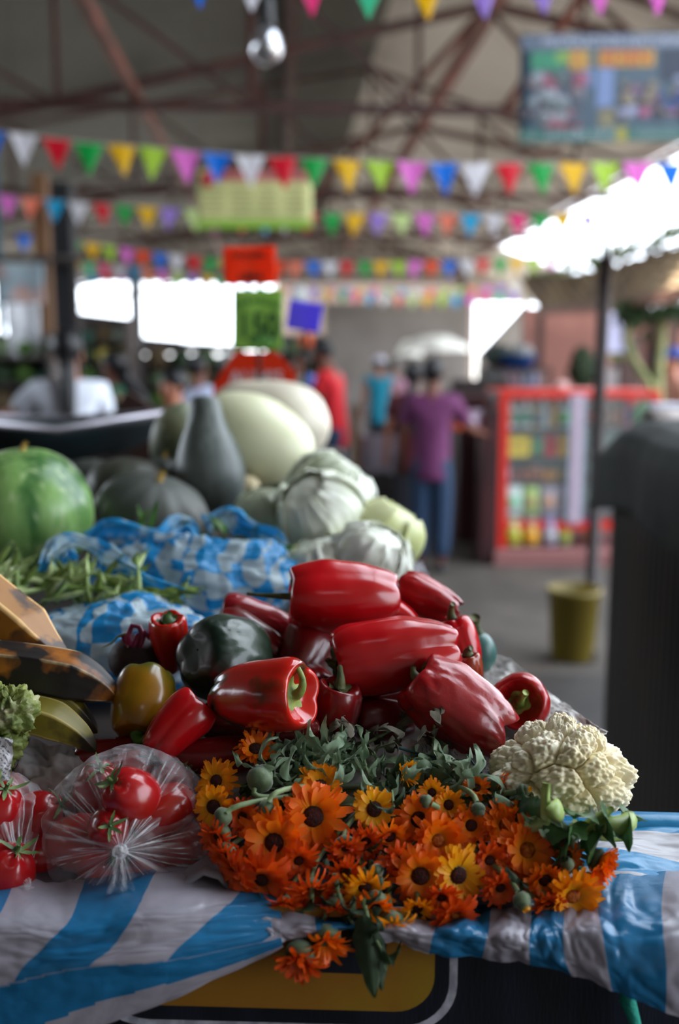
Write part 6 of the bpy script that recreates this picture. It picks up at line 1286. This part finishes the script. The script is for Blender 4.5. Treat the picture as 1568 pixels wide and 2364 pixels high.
# climbing leaves above the awning
LV = mat('backlit_creeper_leaf', '6a7a4a', .6, tl=.5); t = thing('creeper', 'sparse creeper sprawling over the upper edge of the brown awning', 'plant', P(1480, 600, 9.5)); m = MB(); c = t.location
for i in range(260):
    x = rnd.uniform(1220, 1640); y0 = float(np.interp(x, [1195, 1330, 1450, 1700], [645, 625, 585, 500])); y = y0 - abs(rnd.gauss(0, 16)) + 12; g, tt = leaf_grid(.10, .07, .3, .05, i, 3, 5); d = float(np.interp(x, [1195, 1330, 1450, 1700], [13.4, 11.4, 9.7, 7.4]))
    m.grid(put(g, Matrix.Translation(P(x, y, d) - c) @ Matrix.Rotation(rnd.random() * 6, 4, 'Z') @ Matrix.Rotation(rnd.random() * 3, 4, 'X')), t=tt)
o = m.build('leaves', LV, t)
for sx in (0, 1):
    m = MB(); m.tube([P(1220 + sx * 200, 640 - sx * 40, 12.5 - sx * 3) - c, P(1400 + sx * 120, 605 - sx * 30, 10.4 - sx * 1.8) - c, P(1500 + sx * 120, 570 - sx * 20, 9 - sx) - c], .012, 6); m.build('vine_stem', WOODD, t)
TRK = mat('pale_green_trunk', '9a9a68', .7, c2='7a8454', ns=8); TLF = mat('dark_tree_leaf', '2c4424', .7, tl=.2)
t = thing('slender_tree', 'slender pale green tree trunks branching under the brown awning', 'tree', (P(1500, 900, 8.8).x, P(1500, 900, 8.8).y, 0)); c = t.location
for a, r_ in (([(1530, 720), (1527, 800), (1522, 860), (1522, 925), (1524, 1300)], 20), ([(1448, 740), (1448, 790), (1462, 830), (1490, 872), (1512, 905), (1522, 960)], 20), ([(1405, 822), (1430, 828), (1452, 818)], 10), ([(1448, 745), (1470, 710), (1520, 690)], 10)):
    m = MB(); m.tube([P(x, y, 8.8) - c for x, y in a], r_ * 8.8 / FPX / 2, 10); m.build('trunk', TRK, t)
m = MB()
for i in range(220):
    x = rnd.uniform(1425, 1620); y = rnd.gauss(735, 16) - (x - 1430) * .04; g, tt = leaf_grid(.12, .06, .4, .05, i, 3, 5); m.grid(put(g, Matrix.Translation(P(x, y, 8.6 + rnd.uniform(-.3, .3)) - c) @ Matrix.Rotation(rnd.random() * 6, 4, 'Z') @ Matrix.Rotation(rnd.random() * 3, 4, 'X')), t=tt)
m.build('leaves', TLF, t)
t, k = card('hanging_paper', 'white paper sheets hanging right of the dark pole', 'paper', 1420, 768, 10.5, 52, 92, mat('bluish_white_paper', 'c0c0dc', .7, tl=.2), 0, .03, .01, None, .01)
m = MB(); m.tube([(0, 45 * k, 0), (.0, 80 * k, .02)], .003, 5); m.build('cord', CORD, t)
t, k = card('hanging_paper', 'small mint green notice on the faded pink wall', 'notice', 1330, 822, 14.4, 20, 30, mat('mint_paper', '8ab49c', .7), 0, 0, .01)
for i, (x, y, w, h, c_, tx) in enumerate(((1475, 830, 50, 120, '4c3834', 'tall brown crate stack left of the straight tree trunk'), (1560, 780, 60, 150, '5c4038', 'dark brown shelf behind the person at the right edge'), (1425, 880, 40, 60, '8c8484', 'grey carton behind the dark pole'), (1230, 845, 30, 60, '6a3c38', 'brown post stump at the left end of the pink wall'))):
    k = 11 / FPX; p = P(x, y, 11); hh = p.z + h * k / 2; m = MB(); m.box((p.x, 11.6, hh / 2), (w * k, .4, hh)); m.solo('crate_stack', mat('crate_paint_%d' % i, c_, .8), tx, 'crates', smooth=False, bev=.01)
m = MB(); p = P(1300, 872, 8.4)
bunch(1297, 893, 7.75, 15, mat('pale_pink_bundle', 'c8a8a4', .7), 'small pale bundle on top of the red display case', None, 'bundle', 'bundle', .9)
bunch(1345, 850, 11.5, 30, mat('dark_bush_leaf', '2c3a24', .8, bump=1, bs=20, bd=.02), 'dark green potted bush beside the pole', None, 'bush', 'bush', 1.6)

# ------------------------------------------------------------------ neighbouring stall with the grey cloth
m = MB(); m.box((1.69, 2.15, .62), (1.55, 2.3, 1.24)); m.solo('wooden_stall', mat('dark_aged_boards', '3c352e', .85, c2='2a2622', ns=2, stretch=(1, 1, .3), bump=.4, bs=12, bump2=(6, .01, .5, 'Y')), 'dark boarded stall box across the aisle under the grey cloth', 'stall', smooth=False)
CL_ = mat('dark_grey_canvas', '383b39', .85, c2='2b2e2d', ns=3, bump=.6, bs=9, bd=.02)
m = MB(); g = []
prof = [(.875, 1.02), (.88, 1.10), (.875, 1.20), (.89, 1.265), (.95, 1.30), (1.1, 1.31), (1.4, 1.31), (1.8, 1.30), (2.5, 1.28)]
for j in range(44):
    f = j / 43; y = .9 + 2.44 * f; row = []
    for i in range(50):
        u = i / 49 * 8; s_ = int(min(7, u)); a_ = prof[s_]; b_ = prof[s_ + 1]; q = u - s_; x = a_[0] + (b_[0] - a_[0]) * q; z = a_[1] + (b_[1] - a_[1]) * q
        n_ = nz((x * 1.2, y * 1.8, z), 1.6, 4); hem = max(0, 1 - u / 3); x -= .035 * abs(math.sin(y * 5 + 1)) * hem; z += .02 * n_ + (.012 * math.sin(y * 7) if u < 1 else 0)
        if f > .93: z -= (f - .93) * 2.2 * (0 if u < 2 else 1) * .4
        row.append(Vector((x + .01 * n_, y, z)))
    g.append(row)
m.grid(g); m.solo('canvas_cover', CL_, 'dark grey canvas cloth draped over the boarded stall at the right edge', 'cloth', solid=.006)
m = MB(); m.grid([[Vector((1.0 + 1.4 * i / 20, 3.12 + .22 * j / 6, 1.305 + .03 * math.sin(j / 6 * PI) + .015 * nz((i * .3, j * .4, 0), 1, 6))) for i in range(21)] for j in range(7)]); m.solo('folded_cloth', mat('light_grey_cloth', 'b4aaa6', .8), 'light grey folded cloth along the far edge of the canvas', 'cloth', solid=.008)
m = MB(); p = P(1545, 945, 4.0); m.box((p.x, p.y, p.z - .01), (.14, .1, .07)); m.solo('white_box', mat('white_bluish_plastic', 'c4c8d8', .5), 'white plastic box on the far edge of the canvas-covered stall', 'box', smooth=False, bev=.01)
# floor and bucket
m = MB(); m.box((0, 1.4, .004), (10, 6.4, .012)); struct(m, 'floor_shade_slab', mat('aisle_shade_concrete', '2e2a27', .6, c2='1f1d1c', ns=1.6, bump=.3, bs=8), smooth=False)  # darker slab added: puts the stall's shade on the aisle into the colour
t = thing('bucket', 'olive yellow plastic bucket on the aisle floor beside the boarded stall', 'bucket', (P(1322, 1480, 5.05).x, P(1322, 1490, 5.05).y, .004)); m = MB(); k = 5.05 / FPX
m.lathe([(46 * k, 0), (49 * k, .01), (58 * k, 150 * k), (62 * k, 152 * k), (62 * k, 165 * k), (57 * k, 165 * k), (45 * k, .015)], 32); m.build('body', mat('olive_yellow_plastic', '6a5a14', .5), t); m = MB(); m.tube([(math.cos(a) * 60 * k, -.02 - .01 * math.sin(a), 158 * k - abs(math.sin(a)) * 60 * k) for a in [PI * i / 12 for i in range(13)]], .004, 6); m.build('handle', TUB, t)
m = MB(); m.box((P(1366, 1495, 5).x, P(1366, 1495, 5).y, .035), (.05, .05, .06)); m.solo('floor_scrap', mat('pale_scrap', '6c6458', .8), 'small pale block on the floor right of the bucket', 'scrap', smooth=False)
# shopping bag on the aisle floor
t = thing('shopping_bag', 'grey-lilac woven shopping bag with two handles in the middle of the aisle', 'shopping bag', (P(885, 1120, 8.6).x, 8.9, 0)); k = 8.6 / FPX; c = t.location; m = MB()
g = [[Vector((54 * k * math.cos(a) * (1 - .15 * abs(f - .45)), 22 * k * math.sin(a), .50 + .34 * f + .02 * math.sin(a * 3))) for a in [2 * PI * q / 24 for q in range(24)]] for f in [j / 8 for j in range(9)]]; m.grid(g, cv=True); m.build('bag_body', mat('lilac_grey_weave', '7a7078', .8), t)
for sx in (-1, 1):
    m = MB(); m.tube([(sx * 46 * k, 0, .80), (sx * 50 * k, 0, .95), (sx * 44 * k, 0, 1.12)], [.02, .035, .02], 8, sq=.4); m.build('handle', mat('pale_handle', 'a8a4a0', .7), t)
m = MB(); m.box((c.x, c.y, .25), (.5, .3, .5)); m.solo('dark_crate', mat('blackish_crate', '1c1816', .8), 'blackish crate under the grey-lilac shopping bag', 'crate', smooth=False, bev=.01)
m = MB(); p = P(826, 1000, 10.5); m.box((p.x, p.y + .3, .5), (.12, .3, 1.0)); m.solo('wooden_post', mat('light_brown_timber', '6c5038', .8), 'light brown timber post between the red t-shirt and the teal top', 'post', smooth=False)
# far parasol
for (x, y, d, w, lb) in ((1005, 800, 24, 158, 'white market parasol in front of the grey back wall'), (945, 812, 27, 60, 'small white parasol left of the bigger one')):
    k = d / FPX; p = P(x, y, d); t = thing('parasol', lb, 'parasol', (p.x, p.y, 0), 'white parasols at the back'); m = MB(); m.lathe([(w * k / 2, p.z - 10 * k), (w * k / 2 * .9, p.z + 4 * k), (w * k * .2, p.z + 24 * k), (.01, p.z + 26 * k)], 8); m.build('canopy', mat('white_canopy', 'f0efe8', .8, tl=.4), t, smooth=False); m = MB(); m.tube([(0, 0, 0), (0, 0, p.z)], .03, 8); m.build('pole', TUB, t)

# ------------------------------------------------------------------ market clutter at the left and the middle
t, k = card('hanging_banner', 'grey-blue printed cloth banner hanging at the left edge', 'banner', 48, 655, 8.2, 108, 92, mat('grey_blue_print', '8c9ca4', .7, c2='b09088', ns=4, lo=.5, hi=.6), 0, 0, .01, None, .01)
m = MB(); m.tube([(0, 44 * k, 0), (0, 44 * k + 2.2, .0)], .003, 5); m.build('cord', CORD, t)
t, k = card('hanging_cloth', 'white cloth hanging in folds below the grey-blue banner', 'cloth', 56, 765, 8.1, 78, 128, mat('bright_white_cloth', 'e6e8ec', .8, tl=.4), 0, .03, .01, None, .025); m = MB(); m.tube([(0, 60 * k, 0), (0, 100 * k, -.02)], .003, 5); m.build('cord', CORD, t)
for x, d, w, c_, lb in ((110, 9.5, 32, '6c4c30', 'brown timber post left of the dark column'), (154, 10.0, 56, '15161a', 'black column above the white t-shirt'), (318, 15, 26, '5a5654', 'thin grey post between the two bright openings'), (6, 8.6, 14, '1a5060', 'teal post at the left edge')):
    p = P(x, 830, d); k = d / FPX; m = MB(); m.box((p.x, p.y, 1.6), (w * k, w * k, 3.2)); m.solo('stall_post', mat('post_paint_' + c_, c_, .7), lb, 'post', 'posts among the left stalls', smooth=False)
for (x0, x1, y0, y1, d, c_, lb) in ((-60, 170, 590, 600, 9.6, '3c3430', 'dark timber shelf roof above the grey-blue banner'), (175, 300, 722, 770, 14, '3c3634', 'dark sloping awning under the first bright opening'), (285, 420, 775, 815, 16, '4a3c3c', 'brown sloping awning under the large bright opening'), (420, 560, 790, 812, 17, '5a4c50', 'greyish awning left of the lime sign')):
    a_, b_ = P(x0, y0, d), P(x1, y0 + (y1 - y0) * .3, d + .2); t = thing('stall_awning', lb, 'awning', (a_.x, a_.y, 0), 'awnings of the left stalls'); M_ = mat('awning_' + c_, c_, .8)
    m = MB(); m.grid([[a_, b_], [P(x0 + 6, y1, d - 1.2), P(x1 + 8, y1, d - 1.2)]]); m.build('roof_sheet', M_, t, world=True, smooth=False, solid=.03)
    for q in (a_, b_):
        m = MB(); m.bar(Vector((q.x, q.y, 0)), q, .05); m.build('post', M_, t, world=True, smooth=False)
GC = ['3c5230', '2c4028', '6a7c5c', '8c7c3c', '4a6a2c', '7c8478', '3a6658', '94a09a', '5c4c34', 'b0a04c']
GM = [mat('bunch_leaf_' + c_, c_, .8, bump=1, bs=25, bd=.02) for c_ in GC]; NM = ['mid green', 'dark green', 'grey-green', 'ochre', 'grass green', 'grey', 'teal green', 'pale grey', 'brownish', 'yellow']
def rack(x0, x1, ytop, shelves, d, c_, label):
    p0, p1 = P(x0, ytop, d), P(x1, ytop, d); xm = (p0.x + p1.x) / 2; w = p1.x - p0.x; t = thing('market_rack', label, 'rack', (xm, p0.y, 0), 'produce racks of the left stalls'); M_ = mat('rack_boards_' + c_, c_, .85)
    m = MB(); m.box((xm, p0.y + .27, p0.z / 2), (w, .02, p0.z)); m.build('back_panel', M_, t, world=True, smooth=False)
    for s_ in (-1, 1):
        m = MB(); m.box((xm + s_ * w / 2, p0.y, p0.z / 2), (.04, .5, p0.z)); m.build('side_panel', M_, t, world=True, smooth=False)
    for y in shelves:
        z = P(x0, y, d).z; m = MB(); m.box((xm, p0.y, z - .01), (w, .5, .02)); m.build('shelf', M_, t, world=True, smooth=False)
RK = [((182, 300), 735, (790, 835, 880, 925), 12.0, '4a403c', 'open rack of greens under the first bright opening', (6, 8, 5, 1, 9, 3, 4, 1, 3, 9, 5, 4)),
      ((338, 552), 822, (852, 893, 940), 12.6, '3e3634', 'long low rack of greens under the large bright opening', (8, 1, 0, 7, 2, 9, 8, 5, 4, 8, 7, 1, 2, 8)),
      ((618, 742), 772, (822, 870, 915), 13.6, '4a4644', 'rack of greens behind the eight-sided sign', (7, 2, 1, 8, 7, 1, 2, 8, 5)),
      ((-70, 132), 770, (822, 885, 950), 8.2, '504a46', 'open rack of greens at the far left under the white cloth', (5, 2, 4, 2, 5, 1, 4, 6, 5, 8, 6, 0))]
for (x0, x1), yt, sh_, d, c_, lb, cols in RK:
    rack(x0, x1, yt, sh_, d, c_, lb); n = len(cols) // len(sh_); q = 0
    for si, y in enumerate(sh_):
        for j in range(n):
            r = min((x1 - x0) / n / 2 * rnd.uniform(.8, 1.05), 24 if d > 9 else 32); sq = rnd.uniform(.75, 1.1)
            bunch(x0 + (x1 - x0) * (j + .5) / n, y - r * sq * .92, d - .05, r, GM[cols[q]], NM[cols[q]] + ' greens, ' + ('leftmost', 'second', 'third', 'fourth', 'fifth')[j] + ' on the ' + ('top', 'second', 'third', 'lowest')[si] + ' shelf ' + ('under the first opening', 'of the long low rack', 'behind the eight-sided sign', 'of the far left rack')[RK.index(((x0, x1), yt, sh_, d, c_, lb, cols))], 'heaps of greens on the racks', sq=sq); q += 1

for x, y, d, r, c_, lb in ((706, 786, 11.5, 17, 'd8541c', 'orange balloon under the purple card'), (715, 880, 10.0, 15, '5a74c8', 'blue balloon left of the red t-shirt')):
    t = thing('balloon', lb, 'balloon', P(x, y, d)); k = d / FPX; m = MB(); m.ell((0, 0, 0), (r * k, r * k, r * k * 1.1)); m.build('ball', paint(c_), t); m = MB(); m.tube([(0, 0, -r * k), (.01, 0, -t.location.z)], .004, 5); m.build('string', TWM, t)
t = thing('paper_lantern', 'white round paper lantern above the purple card', 'lantern', P(690, 680, 12)); k = 12 / FPX; m = MB(); m.ell((0, 0, 0), (22 * k, 22 * k, 22 * k)); m.build('globe', mat('lantern_paper', 'e8ecee', .6, tl=.4), t); m = MB(); m.tube([(0, 0, 20 * k), (0, 0, 4.4 - t.location.z)], .002, 5); m.build('cord', CORD, t)
for (x, y, d, w, lb) in ((610, 1040, 2.62, .42, 'wooden crate under the pale squashes'), (400, 1085, 2.3, .2, 'wooden crate under the olive squash')):
    p = P(x, y, d); m = MB(); m.box((p.x, p.y, (p.z + 1.09) / 2), (w, .22, p.z - 1.09)); m.solo('produce_crate', WOODD, lb, 'crate', 'crates under the squashes', smooth=False, bev=.004)
# turn the lettering into plain meshes
bpy.context.view_layer.update(); dg = bpy.context.evaluated_depsgraph_get()
new = [(o, bpy.data.meshes.new_from_object(o.evaluated_get(dg))) for o in LETTERS]
for o, me in new:
    q = bpy.data.objects.new('lettering', me); C.objects.link(q); q.parent = o.parent; q.matrix_parent_inverse = o.matrix_parent_inverse; q.matrix_local = o.matrix_local
    if not me.materials: me.materials.append(o.data.materials[0])
    bpy.data.objects.remove(o)
